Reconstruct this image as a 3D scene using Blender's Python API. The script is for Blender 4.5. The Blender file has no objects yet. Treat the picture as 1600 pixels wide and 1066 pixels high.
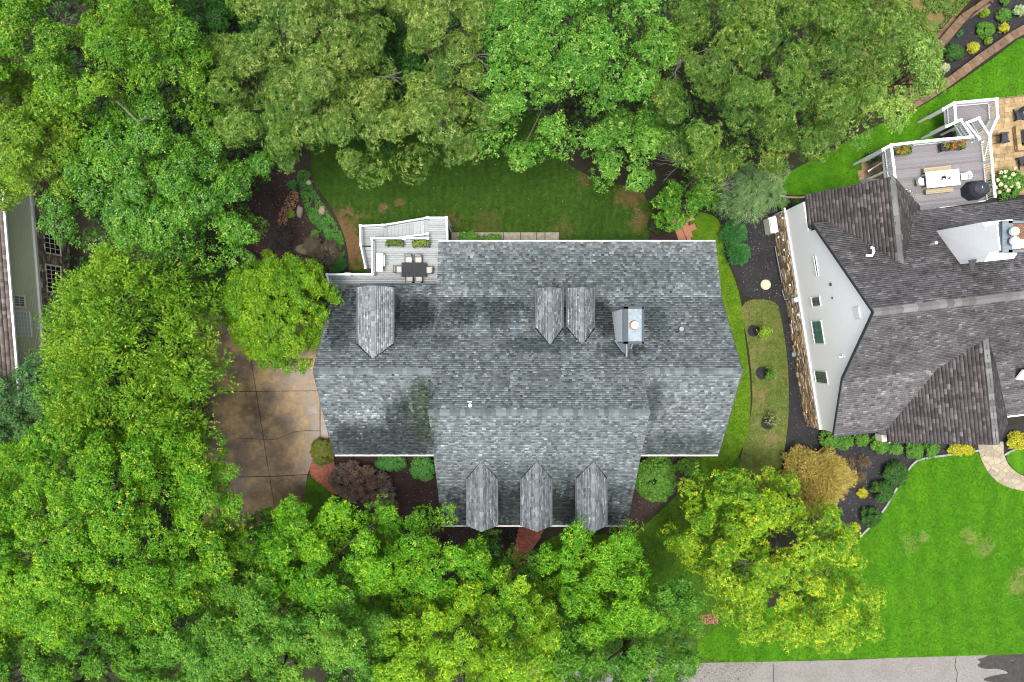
import bpy, math, random
import numpy as np
from mathutils import Vector, Matrix

# ------------------------------------------------------------------ camera, sky, sun, exposure
H = 56.0            # height of the drone over the ground, metres
F = 1066.0          # focal length in photograph pixels
scene = bpy.context.scene
cam_d = bpy.data.cameras.new('camera')
cam = bpy.data.objects.new('camera', cam_d)
scene.collection.objects.link(cam)
cam.location = (0, 0, H)
cam.rotation_euler = (0, 0, 0)
cam_d.sensor_width = 36.0
cam_d.lens = 36.0 * F / 1600.0
cam_d.clip_start = 0.5
cam_d.clip_end = 2000
scene.camera = cam

SUN_EL, SUN_AZ = math.radians(81), math.radians(205)     # azimuth clockwise from north (+Y)
world = bpy.data.worlds.new('World')
scene.world = world
world.use_nodes = True
wn, wl = world.node_tree.nodes, world.node_tree.links
wn.clear()
sky = wn.new('ShaderNodeTexSky'); sky.sky_type = 'NISHITA'; sky.sun_disc = False
sky.sun_elevation = SUN_EL; sky.sun_rotation = SUN_AZ
sky.air_density = 1.0; sky.dust_density = 3.0; sky.ozone_density = 1.0
bw = wn.new('ShaderNodeRGBToBW')                          # cloud cover: most of the blue is gone
mx = wn.new('ShaderNodeMix'); mx.data_type = 'RGBA'; mx.inputs[0].default_value = 0.72
bg = wn.new('ShaderNodeBackground'); bg.inputs[1].default_value = 0.15
wo = wn.new('ShaderNodeOutputWorld')
wl.new(sky.outputs[0], bw.inputs[0]); wl.new(sky.outputs[0], mx.inputs[6]); wl.new(bw.outputs[0], mx.inputs[7])
wl.new(mx.outputs[2], bg.inputs[0]); wl.new(bg.outputs[0], wo.inputs[0])

sun_d = bpy.data.lights.new('sun', 'SUN')
sun_d.energy = 1.3; sun_d.angle = math.radians(16); sun_d.color = (1.0, 0.97, 0.9)
sun = bpy.data.objects.new('sun', sun_d); scene.collection.objects.link(sun)
sd = Vector((math.sin(SUN_AZ) * math.cos(SUN_EL), math.cos(SUN_AZ) * math.cos(SUN_EL), math.sin(SUN_EL)))
sun.rotation_euler = sd.to_track_quat('Z', 'Y').to_euler()
sun.location = sd * 120
vs = scene.view_settings
vs.view_transform = 'Standard'; vs.look = 'None'; vs.gamma = 1.0; vs.use_curve_mapping = False
vs.exposure = 1.8
scene.cycles.max_bounces = 6; scene.cycles.diffuse_bounces = 3; scene.cycles.transmission_bounces = 3
scene.cycles.glossy_bounces = 2
scene.cycles.pixel_filter_type = 'BLACKMAN_HARRIS'; scene.cycles.filter_width = 1.1

# ------------------------------------------------------------------ helpers
COL = scene.collection
rng = np.random.default_rng(7)
random.seed(7)

def P(px, py, z=0.0):
    """world point at height z that the photograph shows at pixel (px, py)"""
    s = (H - z) / F
    return np.array(((px - 800) * s, (533 - py) * s, z))

def PX(pts, z=0.0):
    return [P(a, b, z) for a, b in pts]

def tag(o, label=None, cat=None, group=None, kind=None):
    if label: o['label'] = label
    if cat: o['category'] = cat
    if group: o['group'] = group
    if kind: o['kind'] = kind
    return o

def wloc(o):
    v = Vector((0, 0, 0))
    while o is not None:
        v = v + o.location; o = o.parent
    return np.array(v)

def link(o, parent=None):
    COL.objects.link(o)
    if parent is not None: o.parent = parent
    return o

def thing(name, loc, label, cat, group=None, rz=0.0):
    o = bpy.data.objects.new(name, None)
    o.empty_display_size = 0.3
    o.location = tuple(float(x) for x in loc); o.rotation_euler = (0, 0, rz)
    link(o)
    return tag(o, label, cat, group)

def np_mesh(name, V, quads, col=None, tris=None, smooth=False):
    me = bpy.data.meshes.new(name)
    V = np.asarray(V, dtype=np.float32)
    quads = np.asarray(quads, dtype=np.int32).reshape(-1, 4)
    n4 = len(quads); n3 = 0
    idx = quads.ravel()
    if tris is not None and len(tris):
        tris = np.asarray(tris, dtype=np.int32).reshape(-1, 3); n3 = len(tris)
        idx = np.concatenate([idx, tris.ravel()])
    starts = np.concatenate([np.arange(n4) * 4, n4 * 4 + np.arange(n3) * 3]).astype(np.int32)
    tot = np.concatenate([np.full(n4, 4), np.full(n3, 3)]).astype(np.int32)
    me.vertices.add(len(V)); me.vertices.foreach_set('co', V.ravel())
    me.loops.add(len(idx)); me.loops.foreach_set('vertex_index', idx)
    me.polygons.add(n4 + n3)
    me.polygons.foreach_set('loop_start', starts)
    me.polygons.foreach_set('loop_total', tot)
    if smooth: me.polygons.foreach_set('use_smooth', np.ones(n4 + n3, dtype=bool))
    if col is not None:
        a = me.color_attributes.new('Col', 'FLOAT_COLOR', 'POINT')
        c = np.ones((len(V), 4), dtype=np.float32); c[:, :3] = col
        a.data.foreach_set('color', c.ravel())
    me.update(calc_edges=True)
    return me

def obj(name, me, mat, parent=None, local=False):
    """link a mesh given in world coordinates (or local ones) as one object"""
    if not local and parent is not None:
        w = wloc(parent)
        me.transform(Matrix.Translation(Vector(-w)))
    if mat is not None and not len(me.materials): me.materials.append(mat)
    return link(bpy.data.objects.new(name, me), parent)

class MB:
    """collects shapes and links them as one mesh"""
    def __init__(s): s.v = []; s.f = []; s.c = []
    def add(s, V, Fs, col=(1, 1, 1)):
        o = len(s.v)
        s.v += [tuple(map(float, p)) for p in V]
        s.c += [col] * len(V)
        s.f += [tuple(i + o for i in f) for f in Fs]
    def box(s, c, size, rz=0, col=(1, 1, 1), R=None):
        x, y, z = [q / 2 for q in size]
        pts = [(-x, -y, -z), (x, -y, -z), (x, y, -z), (-x, y, -z), (-x, -y, z), (x, -y, z), (x, y, z), (-x, y, z)]
        if R is None: R = Matrix.Rotation(rz, 3, 'Z')
        c = Vector(c)
        s.add([R @ Vector(p) + c for p in pts], [(0, 3, 2, 1), (4, 5, 6, 7), (0, 1, 5, 4), (1, 2, 6, 5), (2, 3, 7, 6), (3, 0, 4, 7)], col)
    def bar(s, a, b, w, h, col=(1, 1, 1)):
        a = Vector(a); b = Vector(b)
        R, L = bar_frame(a, b)
        s.box((a + b) / 2, (L, w, h), R=R, col=col)
    def tube(s, pts, radii, n=6, col=(1, 1, 1), cap=True):
        pts = [Vector(p) for p in pts]
        V = []; Fs = []
        for i, p in enumerate(pts):
            d = (pts[min(i + 1, len(pts) - 1)] - pts[max(i - 1, 0)]).normalized()
            u = d.cross(Vector((0.31, 0.2, 0.93)) if abs(d.z) < 0.9 else Vector((1, 0, 0))).normalized(); w = d.cross(u)
            for k in range(n):
                a = 2 * math.pi * k / n
                V.append(p + (u * math.cos(a) + w * math.sin(a)) * radii[i])
        for i in range(len(pts) - 1):
            for k in range(n):
                Fs.append((i * n + k, i * n + (k + 1) % n, (i + 1) * n + (k + 1) % n, (i + 1) * n + k))
        if cap:
            Fs.append(tuple(range(n))[::-1]); Fs.append(tuple((len(pts) - 1) * n + k for k in range(n)))
        s.add(V, Fs, col)
    def prism(s, poly, z0, z1, col=(1, 1, 1)):
        poly = [tuple(p[:2]) for p in poly]
        if area2(poly) < 0: poly = poly[::-1]
        n = len(poly)
        V = [(x, y, z0) for x, y in poly] + [(x, y, z1) for x, y in poly]
        s.add(V, [tuple(range(n))[::-1], tuple(range(n, 2 * n))] + [(k, (k + 1) % n, n + (k + 1) % n, n + k) for k in range(n)], col)
    def slab3(s, pts, t, col=(1, 1, 1)):
        """planar 3-D polygon thickened downwards by t"""
        pts = [Vector(p) for p in pts]; n = len(pts)
        if area2([(p.x, p.y) for p in pts]) < 0: pts = pts[::-1]
        V = pts + [p - Vector((0, 0, t)) for p in pts]
        s.add(V, [tuple(range(n)), tuple(range(n, 2 * n))[::-1]] + [(n + k, n + (k + 1) % n, (k + 1) % n, k) for k in range(n)], col)
    def quad(s, a, b, c, d, col=(1, 1, 1)): s.add([a, b, c, d], [(0, 1, 2, 3)], col)
    def lathe(s, c, prof, n=16, col=(1, 1, 1)):
        V = []; Fs = []
        for r, z in prof:
            for k in range(n):
                a = 2 * math.pi * k / n; V.append((c[0] + r * math.cos(a), c[1] + r * math.sin(a), c[2] + z))
        for i in range(len(prof) - 1):
            for k in range(n): Fs.append((i * n + k, i * n + (k + 1) % n, (i + 1) * n + (k + 1) % n, (i + 1) * n + k))
        Fs.append(tuple(range(n))[::-1]); Fs.append(tuple((len(prof) - 1) * n + k for k in range(n)))
        s.add(V, Fs, col)
    def build(s, name, mat, parent=None, local=False, smooth=False):
        me = bpy.data.meshes.new(name)
        me.from_pydata(s.v, [], s.f)
        a = me.color_attributes.new('Col', 'FLOAT_COLOR', 'POINT')
        c = np.ones((len(s.v), 4), dtype=np.float32); c[:, :3] = np.array(s.c, dtype=np.float32)
        a.data.foreach_set('color', c.ravel())
        if smooth: me.polygons.foreach_set('use_smooth', np.ones(len(me.polygons), dtype=bool))
        me.update()
        return obj(name, me, mat, parent, local)

def bar_frame(a, b):
    d = b - a; L = d.length; x = d / L
    up = Vector((0, 0, 1)) if abs(x.z) < 0.98 else Vector((0, 1, 0))
    y = up.cross(x).normalized(); z = x.cross(y)
    return Matrix((x, y, z)).transposed(), L

def area2(p): return sum(p[i][0] * p[(i + 1) % len(p)][1] - p[(i + 1) % len(p)][0] * p[i][1] for i in range(len(p)))

_unit = {}
def unit_box(mat):
    if mat.name not in _unit:
        b = MB(); b.box((0, 0, 0), (1, 1, 1)); me = bpy.data.meshes.new('unit_' + mat.name)
        me.from_pydata(b.v, [], b.f)
        me.materials.append(mat); _unit[mat.name] = me
    return _unit[mat.name]

def piece(name, c, size, mat, parent, rz=0.0, R=None):
    """one box-shaped piece (board, post, rail) that shares the mesh of its alike"""
    o = bpy.data.objects.new(name, unit_box(mat))
    w = Vector(wloc(parent)) if parent is not None else Vector((0, 0, 0))
    o.location = Vector([float(q) for q in c]) - w
    o.rotation_euler = (R.to_euler() if R is not None else (0, 0, rz))
    o.scale = [float(q) for q in size]
    return link(o, parent)

def bar_piece(name, a, b, w, h, mat, parent):
    a = Vector([float(q) for q in a]); b = Vector([float(q) for q in b])
    R, L = bar_frame(a, b)
    return piece(name, (a + b) / 2, (L, w, h), mat, parent, R=R)

def copy_tree(o, parent=None):
    c = o.copy(); link(c, parent)
    for ch in list(o.children): copy_tree(ch, c)
    return c

def inside(poly, x, y):
    """vectorised point in polygon"""
    r = np.zeros(x.shape, dtype=bool); n = len(poly)
    for i in range(n):
        x0, y0 = poly[i][0], poly[i][1]; x1, y1 = poly[(i + 1) % n][0], poly[(i + 1) % n][1]
        if y0 == y1: continue
        c = ((y0 > y) != (y1 > y)) & (x < (x1 - x0) * (y - y0) / (y1 - y0) + x0)
        r ^= c
    return r

def edge_dist(poly, x, y):
    d = np.full(x.shape, 1e9)
    n = len(poly)
    for i in range(n):
        a = np.array(poly[i][:2]); b = np.array(poly[(i + 1) % n][:2]); e = b - a; L = max(e @ e, 1e-9)
        t = np.clip(((x - a[0]) * e[0] + (y - a[1]) * e[1]) / L, 0, 1)
        d = np.minimum(d, np.hypot(x - a[0] - t * e[0], y - a[1] - t * e[1]))
    return d

_ph = np.random.default_rng(99).uniform(0, 6.28, (40, 4))
def vnoise(x, y, s, seed=0):
    """smooth noise about -1..1 at length scale s"""
    r = 0; q = np.random.default_rng(seed + 500)
    for i in range(7):
        a = q.uniform(0, 6.28); k = q.uniform(0.6, 1.7) * 6.28 / s
        r = r + np.sin((x * math.cos(a) + y * math.sin(a)) * k + q.uniform(0, 6.28))
    return r / 2.6

def smooth_poly(pts, it=2):
    """Chaikin corner cutting of a closed outline"""
    pts = [np.array(p, float) for p in pts]
    for _ in range(it):
        q = []
        for i in range(len(pts)):
            a, b = pts[i], pts[(i + 1) % len(pts)]
            q += [a * .75 + b * .25, a * .25 + b * .75]
        pts = q
    return pts

# ------------------------------------------------------------------ materials
def new_mat(name):
    m = bpy.data.materials.new(name); m.use_nodes = True
    nt = m.node_tree; nt.nodes.clear()
    out = nt.nodes.new('ShaderNodeOutputMaterial'); bs = nt.nodes.new('ShaderNodeBsdfPrincipled')
    nt.links.new(bs.outputs[0], out.inputs[0])
    return m, nt, bs, out

def noise(nt, scale, detail=4, rough=0.6, coord=None, stretch=None):
    n = nt.nodes.new('ShaderNodeTexNoise'); n.inputs['Scale'].default_value = scale
    n.inputs['Detail'].default_value = detail; n.inputs['Roughness'].default_value = rough
    if coord is None:
        g = nt.nodes.new('ShaderNodeNewGeometry'); coord = g.outputs['Position']
    if stretch:
        mp = nt.nodes.new('ShaderNodeMapping'); mp.inputs['Scale'].default_value = stretch
        nt.links.new(coord, mp.inputs[0]); coord = mp.outputs[0]
    nt.links.new(coord, n.inputs['Vector'])
    return n.outputs['Fac']

def ramp(nt, fac, stops):
    r = nt.nodes.new('ShaderNodeValToRGB'); e = r.color_ramp.elements
    while len(e) < len(stops): e.new(0.5)
    for i, (p, c) in enumerate(stops):
        e[i].position = p; e[i].color = (*c, 1) if len(c) == 3 else c
    nt.links.new(fac, r.inputs[0]); return r.outputs[0]

def mixc(nt, fac, a, b, mode='MIX'):
    m = nt.nodes.new('ShaderNodeMix'); m.data_type = 'RGBA'; m.blend_type = mode
    for sock, v in ((m.inputs[0], fac), (m.inputs[6], a), (m.inputs[7], b)):
        if isinstance(v, (int, float)): sock.default_value = v
        elif isinstance(v, tuple): sock.default_value = (*v, 1) if len(v) == 3 else v
        else: nt.links.new(v, sock)
    return m.outputs[2]

def bump(nt, bs, h, strength=0.3, dist=0.02):
    b = nt.nodes.new('ShaderNodeBump'); b.inputs['Strength'].default_value = strength; b.inputs['Distance'].default_value = dist
    nt.links.new(h, b.inputs['Height']); nt.links.new(b.outputs[0], bs.inputs['Normal'])

def attr(nt):
    a = nt.nodes.new('ShaderNodeAttribute'); a.attribute_name = 'Col'; return a.outputs['Color']

def objrand(nt):
    return nt.nodes.new('ShaderNodeObjectInfo').outputs['Random']

def mat_plain(name, col, rough=0.5, var=0.15, scale=6, metal=0.0, rand=0.0, grain=None, spec=0.18):
    """a plain colour, mottled a little; rand: shade changes from piece to piece; grain: stretch of the mottling"""
    m, nt, bs, out = new_mat(name)
    n = noise(nt, scale, 5, 0.65, stretch=grain)
    lo = tuple(c * (1 - var) for c in col); hi = tuple(min(1, c * (1 + var)) for c in col)
    c = ramp(nt, n, [(0.3, lo), (0.7, hi)])
    if rand:
        c = mixc(nt, 1.0, c, ramp(nt, objrand(nt), [(0, (1 - rand,) * 3), (1, (1, 1, 1))]), 'MULTIPLY')
    nt.links.new(c, bs.inputs['Base Color'])
    bs.inputs['Roughness'].default_value = rough; bs.inputs['Metallic'].default_value = metal
    bs.inputs['Specular IOR Level'].default_value = spec
    bump(nt, bs, n, 0.15, 0.01)
    return m

def mat_vc(name, rough=0.8, var=0.2, scale=30, bumpd=0.005, spec=0.3):
    m, nt, bs, out = new_mat(name)
    n = noise(nt, scale, 4, 0.7)
    c = mixc(nt, 1.0, attr(nt), ramp(nt, n, [(0.25, (1 - var,) * 3), (0.75, (1 + var,) * 3)]), 'MULTIPLY')
    nt.links.new(c, bs.inputs['Base Color']); bs.inputs['Roughness'].default_value = rough
    bs.inputs['Specular IOR Level'].default_value = spec
    if bumpd: bump(nt, bs, n, 0.4, bumpd)
    return m

def mat_leaf(name, trans=0.3, rough=0.5, spec=0.22):
    m, nt, bs, out = new_mat(name)
    c = attr(nt)
    nt.links.new(c, bs.inputs['Base Color']); bs.inputs['Roughness'].default_value = rough
    bs.inputs['Specular IOR Level'].default_value = spec
    t = nt.nodes.new('ShaderNodeBsdfTranslucent')
    tc = mixc(nt, 1.0, c, (1.3, 1.3, 0.5), 'MULTIPLY'); nt.links.new(tc, t.inputs[0])
    mxs = nt.nodes.new('ShaderNodeMixShader'); mxs.inputs[0].default_value = trans
    nt.links.new(bs.outputs[0], mxs.inputs[1]); nt.links.new(t.outputs[0], mxs.inputs[2]); nt.links.new(mxs.outputs[0], out.inputs[0])
    return m

def mat_lawn(name, dark, mid, light, soil=(0.16, 0.09, 0.045), soil_amt=0.0, mow=None, fine=9.0, spots=()):
    m, nt, bs, out = new_mat(name)
    n1 = noise(nt, 0.35, 4, 0.6); n2 = noise(nt, fine, 4, 0.8); n3 = noise(nt, 1.7, 5, 0.7)
    c = ramp(nt, n1, [(0.32, mid), (0.68, light)])
    c = mixc(nt, ramp(nt, n3, [(0.35, (0.7,) * 3), (0.6, (0, 0, 0))]), c, dark)
    f = ramp(nt, n2, [(0.3, (0.55,) * 3), (0.72, (1.4,) * 3)])
    c = mixc(nt, 1.0, c, f, 'MULTIPLY')
    if mow:
        g = nt.nodes.new('ShaderNodeNewGeometry')
        mp = nt.nodes.new('ShaderNodeMapping'); mp.inputs['Rotation'].default_value = (0, 0, mow[0])
        nt.links.new(g.outputs['Position'], mp.inputs[0])
        w = nt.nodes.new('ShaderNodeTexWave'); w.inputs['Scale'].default_value = mow[1]; w.inputs['Distortion'].default_value = 5
        w.inputs['Detail'].default_value = 2
        nt.links.new(mp.outputs[0], w.inputs[0])
        c = mixc(nt, 1.0, c, ramp(nt, w.outputs['Fac'], [(0.2, (0.92,) * 3), (0.8, (1.06,) * 3)]), 'MULTIPLY')
    if soil_amt:
        n4 = noise(nt, 0.55, 6, 0.68)
        s = ramp(nt, n4, [(1 - soil_amt - 0.05, (0, 0, 0)), (1 - soil_amt + 0.1, (0.85,) * 3)])
        c = mixc(nt, s, c, mixc(nt, n2, tuple(q * .6 for q in soil), tuple(q * 1.4 for q in soil)))
    for q, rad, k in spots:                                   # worn places with ragged edges
        g = nt.nodes.new('ShaderNodeNewGeometry'); v = nt.nodes.new('ShaderNodeVectorMath'); v.operation = 'DISTANCE'; v.inputs[1].default_value = tuple(q)
        nt.links.new(g.outputs['Position'], v.inputs[0])
        m1 = nt.nodes.new('ShaderNodeMath'); m1.operation = 'MULTIPLY_ADD'; nt.links.new(n3, m1.inputs[0]); m1.inputs[1].default_value = -2.6 * rad; m1.inputs[2].default_value = 1.3 * rad
        m2 = nt.nodes.new('ShaderNodeMath'); m2.operation = 'ADD'; nt.links.new(v.outputs['Value'], m2.inputs[0]); nt.links.new(m1.outputs[0], m2.inputs[1])
        mr = nt.nodes.new('ShaderNodeMapRange'); mr.inputs[1].default_value = rad * 1.1; mr.inputs[2].default_value = rad * .45; mr.inputs[3].default_value = 0; mr.inputs[4].default_value = k
        nt.links.new(m2.outputs[0], mr.inputs[0])
        c = mixc(nt, mr.outputs[0], c, mixc(nt, n2, tuple(x * .6 for x in soil), tuple(x * 1.4 for x in soil)))
    nt.links.new(c, bs.inputs['Base Color']); bs.inputs['Roughness'].default_value = 0.9
    bs.inputs['Specular IOR Level'].default_value = 0.12
    bump(nt, bs, n2, 0.8, 0.05)
    return m

def mat_mulch(name, a, b, fleck=(0.2, 0.13, 0.08), amt=0.3):
    m, nt, bs, out = new_mat(name)
    n1 = noise(nt, 11, 5, 0.8); n2 = noise(nt, 0.8, 4, 0.6)
    c = ramp(nt, n1, [(0.3, a), (0.62, b), (1 - amt * 0.8, b), (1.0, fleck)])
    c = mixc(nt, 1.0, c, ramp(nt, n2, [(0.3, (0.75,) * 3), (0.7, (1.25,) * 3)]), 'MULTIPLY')
    nt.links.new(c, bs.inputs['Base Color']); bs.inputs['Roughness'].default_value = 0.85
    bs.inputs['Specular IOR Level'].default_value = 0.2
    bump(nt, bs, n1, 1.0, 0.06)
    return m
# ------------------------------------------------------------------ materials used all over
M_white = mat_plain('white_paint', (0.66, 0.67, 0.665), 0.45, 0.05, 3)
M_whitewall = mat_plain('white_siding', (0.85, 0.85, 0.84), 0.55, 0.05, 1.2, grain=(1, 1, 14))
M_rail = mat_plain('rail_paint', (0.56, 0.59, 0.61), 0.45, 0.06, 5)
M_greywood = mat_plain('weathered_deck', (0.285, 0.305, 0.31), 0.6, 0.32, 5, rand=0.28, grain=(1.2, 9, 1))
M_taupe = mat_plain('composite_deck', (0.165, 0.152, 0.158), 0.6, 0.22, 5, rand=0.3, grain=(1.2, 9, 1))
M_black = mat_plain('black_metal', (0.02, 0.021, 0.024), 0.45, 0.2, 8)
M_charcoal = mat_plain('charcoal_metal', (0.045, 0.05, 0.06), 0.5, 0.2, 8, rand=0.2)
M_cover = mat_plain('grill_cover_cloth', (0.022, 0.025, 0.03), 0.5, 0.25, 7)
M_cushion = mat_plain('cushion_cloth', (0.34, 0.33, 0.305), 0.85, 0.08, 20)
M_oakwood = mat_plain('bench_wood', (0.30, 0.24, 0.15), 0.6, 0.25, 5, rand=0.2, grain=(1, 8, 1))
M_galv = mat_plain('galvanised_metal', (0.13, 0.16, 0.18), 0.45, 0.25, 5, metal=0.3)
M_gutter = mat_plain('gutter_metal', (0.36, 0.345, 0.34), 0.5, 0.3, 1.3)
M_dark = mat_plain('dark_recess', (0.012, 0.012, 0.013), 0.7, 0.2, 4)
M_glass = mat_plain('window_glass', (0.03, 0.06, 0.055), 0.06, 0.5, 2.2, spec=0.8)
M_paleglass = mat_plain('pale_glass', (0.42, 0.47, 0.5), 0.15, 0.12, 4)
M_vc = mat_vc('coloured_masonry', 0.85, 0.3, 14, 0.01)
M_shingle = mat_vc('asphalt_shingles', 0.85, 0.28, 38, 0.004, 0.12)
M_roofdeck = mat_plain('roof_underlay', (0.035, 0.037, 0.04), 0.9, 0.2, 6)
M_sage = mat_plain('sage_siding', (0.47, 0.49, 0.35), 0.6, 0.08, 2, grain=(1, 1, 16))
M_cream = mat_plain('cream_trim', (0.6, 0.57, 0.47), 0.5, 0.08, 4)
M_brickwall = mat_plain('house_brick', (0.25, 0.11, 0.07), 0.85, 0.35, 8)
M_bark = mat_plain('bark', (0.075, 0.062, 0.048), 0.9, 0.35, 7, grain=(3, 3, 0.6))
M_palebark = mat_plain('pale_bark', (0.13, 0.118, 0.1), 0.9, 0.35, 7)
M_leaf = mat_leaf('leaves')
M_leafgloss = mat_leaf('glossy_leaves', 0.25, 0.38, 0.35)

# ------------------------------------------------------------------ the ground and its sheets
def mat_lawn_sheet(): pass

def sheet(name, pts, z, mat, px=True, step=None, rough=0.0, curve=2, edge=0.03, kind='structure', parent=None):
    """a ground surface: an outline (in the photograph's pixels, at ground level) with real thickness"""
    poly = [P(a, b, 0)[:2] for a, b in pts] if px else [np.array(p, float) for p in pts]
    if curve: poly = smooth_poly(poly, curve)
    if area2(poly) < 0: poly = poly[::-1]
    b = MB(); n = len(poly)
    b.add([(x, y, z) for x, y in poly] + [(x, y, z - 0.25) for x, y in poly],
          [tuple(range(n))] + [(n + k, n + (k + 1) % n, (k + 1) % n, k) for k in range(n)])
    o = b.build(name, mat, parent)
    if parent is None: tag(o, kind=kind)
    return o, poly

g = MB(); g.quad((-260, -260, 0), (260, -260, 0), (260, 260, 0), (-260, 260, 0))
M_ground = mat_mulch('forest_floor', (0.010, 0.010, 0.006), (0.022, 0.02, 0.011), (0.07, 0.045, 0.022), 0.3)
tag(g.build('ground', M_ground), kind='structure')

M_mulch_b = mat_mulch('brown_mulch', (0.014, 0.008, 0.008), (0.036, 0.022, 0.019), (0.16, 0.11, 0.085), 0.25)
M_mulch_k = mat_mulch('black_mulch', (0.008, 0.008, 0.009), (0.024, 0.023, 0.025), (0.09, 0.085, 0.08), 0.22)
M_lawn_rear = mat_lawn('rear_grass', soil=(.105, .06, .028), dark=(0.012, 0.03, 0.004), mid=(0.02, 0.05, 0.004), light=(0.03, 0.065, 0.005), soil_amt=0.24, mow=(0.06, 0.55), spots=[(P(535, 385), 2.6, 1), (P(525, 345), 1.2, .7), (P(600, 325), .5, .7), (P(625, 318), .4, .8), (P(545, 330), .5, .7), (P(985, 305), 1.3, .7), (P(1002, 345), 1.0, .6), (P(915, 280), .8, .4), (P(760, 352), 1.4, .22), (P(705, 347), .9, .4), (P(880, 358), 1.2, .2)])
M_lawn_side = mat_lawn('side_grass', (0.026, 0.078, 0.003), (0.056, 0.122, 0.004), (0.095, 0.152, 0.008), soil_amt=0.22)
M_lawn_tan = mat_lawn('thin_grass', (0.035, 0.065, 0.008), (0.072, 0.10, 0.018), (0.115, 0.12, 0.036), soil=(0.14, 0.10, 0.045), soil_amt=0.42)
M_lawn_front = mat_lawn('front_grass', (0.016, 0.045, 0.003), (0.032, 0.08, 0.004), (0.054, 0.105, 0.007), soil_amt=0.28)
M_lawn_neigh = mat_lawn('lush_grass', (0.022, 0.085, 0.002), (0.036, 0.122, 0.002), (0.056, 0.148, 0.003), soil=(0.15, 0.14, 0.05), soil_amt=0.14, mow=(-0.1, 0.16), spots=[(P(1515, 840), .8, .4), (P(1540, 856), .9, .4), (P(1590, 917), 1.0, .5), (P(1442, 839), .5, .5), (P(1420, 850), .8, .25), (P(1595, 893), .5, .5)])

LAWNS = {}
def lawn(name, pts, z, mat, curve=2):
    o, poly = sheet(name, pts, z, mat, curve=curve); LAWNS[name] = (poly, z); return o

lawn('rear_lawn', [(486, 150), (486, 270), (492, 290), (510, 312), (524, 335), (538, 368), (545, 400), (545, 445), (600, 450), (1012, 450),
                   (1016, 372), (1034, 345), (1012, 318), (1004, 296), (955, 287), (910, 272), (880, 250), (862, 236), (840, 150)], 0.030, M_lawn_rear)
lawn('side_lawn', [(1076, 330), (1112, 334), (1128, 350), (1131, 400), (1147, 432), (1158, 470), (1164, 530), (1172, 590), (1173, 640), (1166, 690),
                   (1140, 735), (1100, 745), (1080, 700), (1080, 380)], 0.030, M_lawn_side)
lawn('thin_side_lawn', [(1152, 469), (1214, 467), (1221, 500), (1230, 555), (1233, 620), (1231, 670), (1222, 725), (1216, 760), (1190, 790),
                        (1150, 760), (1160, 700), (1176, 640), (1175, 590), (1168, 530)], 0.026, M_lawn_tan)
lawn('front_lawn', [(840, 832), (985, 838), (1020, 810), (1062, 770), (1100, 728), (1160, 705), (1190, 770), (1200, 900), (1200, 1100), (700, 1100), (760, 1000), (850, 900)], 0.022, M_lawn_front)
lawn('small_front_lawn', [(479, 742), (492, 744), (520, 772), (560, 800), (640, 830), (600, 900), (460, 900), (462, 800)], 0.024, M_lawn_front)
lawn('neighbour_front_lawn', [(1536, 704), (1490, 711), (1445, 717), (1428, 724), (1418, 736), (1408, 752), (1392, 783), (1376, 806), (1356, 825), (1340, 845),
                              (1300, 905), (1180, 960), (1095, 990), (1085, 1036), (1330, 1030), (1800, 1015.5), (1860, 1006), (1860, 766), (1600, 766), (1575, 757), (1553, 738)], 0.034, M_lawn_neigh, curve=1)
lawn('neighbour_island_lawn', [(1569, 712), (1585, 702), (1800, 690), (1800, 748), (1600, 744), (1582, 733)], 0.034, M_lawn_neigh, curve=1)
lawn('neighbour_rear_lawn', [(1216, 300), (1226, 305), (1250, 306), (1300, 300), (1360, 330), (1480, 240), (1555, 160), (1800, 146), (1800, 30), (1600, 54), (1562, 84), (1508, 122), (1463, 152), (1421, 176),
                             (1360, 200), (1290, 240), (1220, 275)], 0.034, M_lawn_neigh, curve=1)

sheet('left_mulch_bed', [(330, 250), (420, 240), (486, 262), (500, 305), (520, 335), (536, 366), (543, 400), (541, 432), (400, 450), (330, 450)], 0.016, M_mulch_b)
sheet('front_mulch_bed', [(512, 702), (720, 702), (720, 845), (840, 850), (842, 880), (690, 860), (600, 845), (545, 812), (528, 770), (540, 730)], 0.020, M_mulch_b, curve=1)
sheet('corner_mulch_bed', [(980, 702), (1098, 702), (1094, 730), (1058, 768), (1015, 802), (985, 828), (960, 828)], 0.028, M_mulch_b, curve=1)
sheet('tree_mulch_bed', [(1020, 345), (1040, 322), (1075, 318), (1095, 335), (1075, 345), (1070, 420), (1010, 420), (1012, 375)], 0.036, M_mulch_b, curve=1)
sheet('black_mulch_bed', [(1118, 342), (1150, 300), (1214, 302), (1232, 312), (1300, 308), (1330, 340), (1330, 690), (1800, 640), (1800, 690), (1585, 700), (1569, 710), (1540, 702),
                          (1490, 709), (1445, 715), (1427, 722), (1416, 735), (1406, 750), (1390, 781), (1374, 804), (1342, 838), (1310, 880), (1240, 820),
                          (1222, 740), (1232, 670), (1233, 620), (1229, 555), (1220, 500), (1213, 468), (1163, 468), (1150, 430), (1134, 400), (1131, 350)], 0.018, M_mulch_k, curve=1)
sheet('terrace_mulch_bed', [(1429, 113), (1460, 76), (1510, 24), (1552, -30), (1800, -30), (1800, 18), (1600, 44), (1562, 71), (1506, 111), (1434, 156)], 0.05, M_mulch_k, curve=0)
M_under = mat_lawn('undergrowth', (0.02, 0.05, 0.008), (0.05, 0.09, 0.015), (0.09, 0.12, 0.03), soil=(0.17, 0.08, 0.045), soil_amt=0.5, fine=5)
sheet('undergrowth_bank', [(1300, -60), (1540, -30), (1500, 20), (1448, 80), (1422, 112), (1416, 168), (1380, 185), (1300, 120)], 0.014, M_under)

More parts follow.
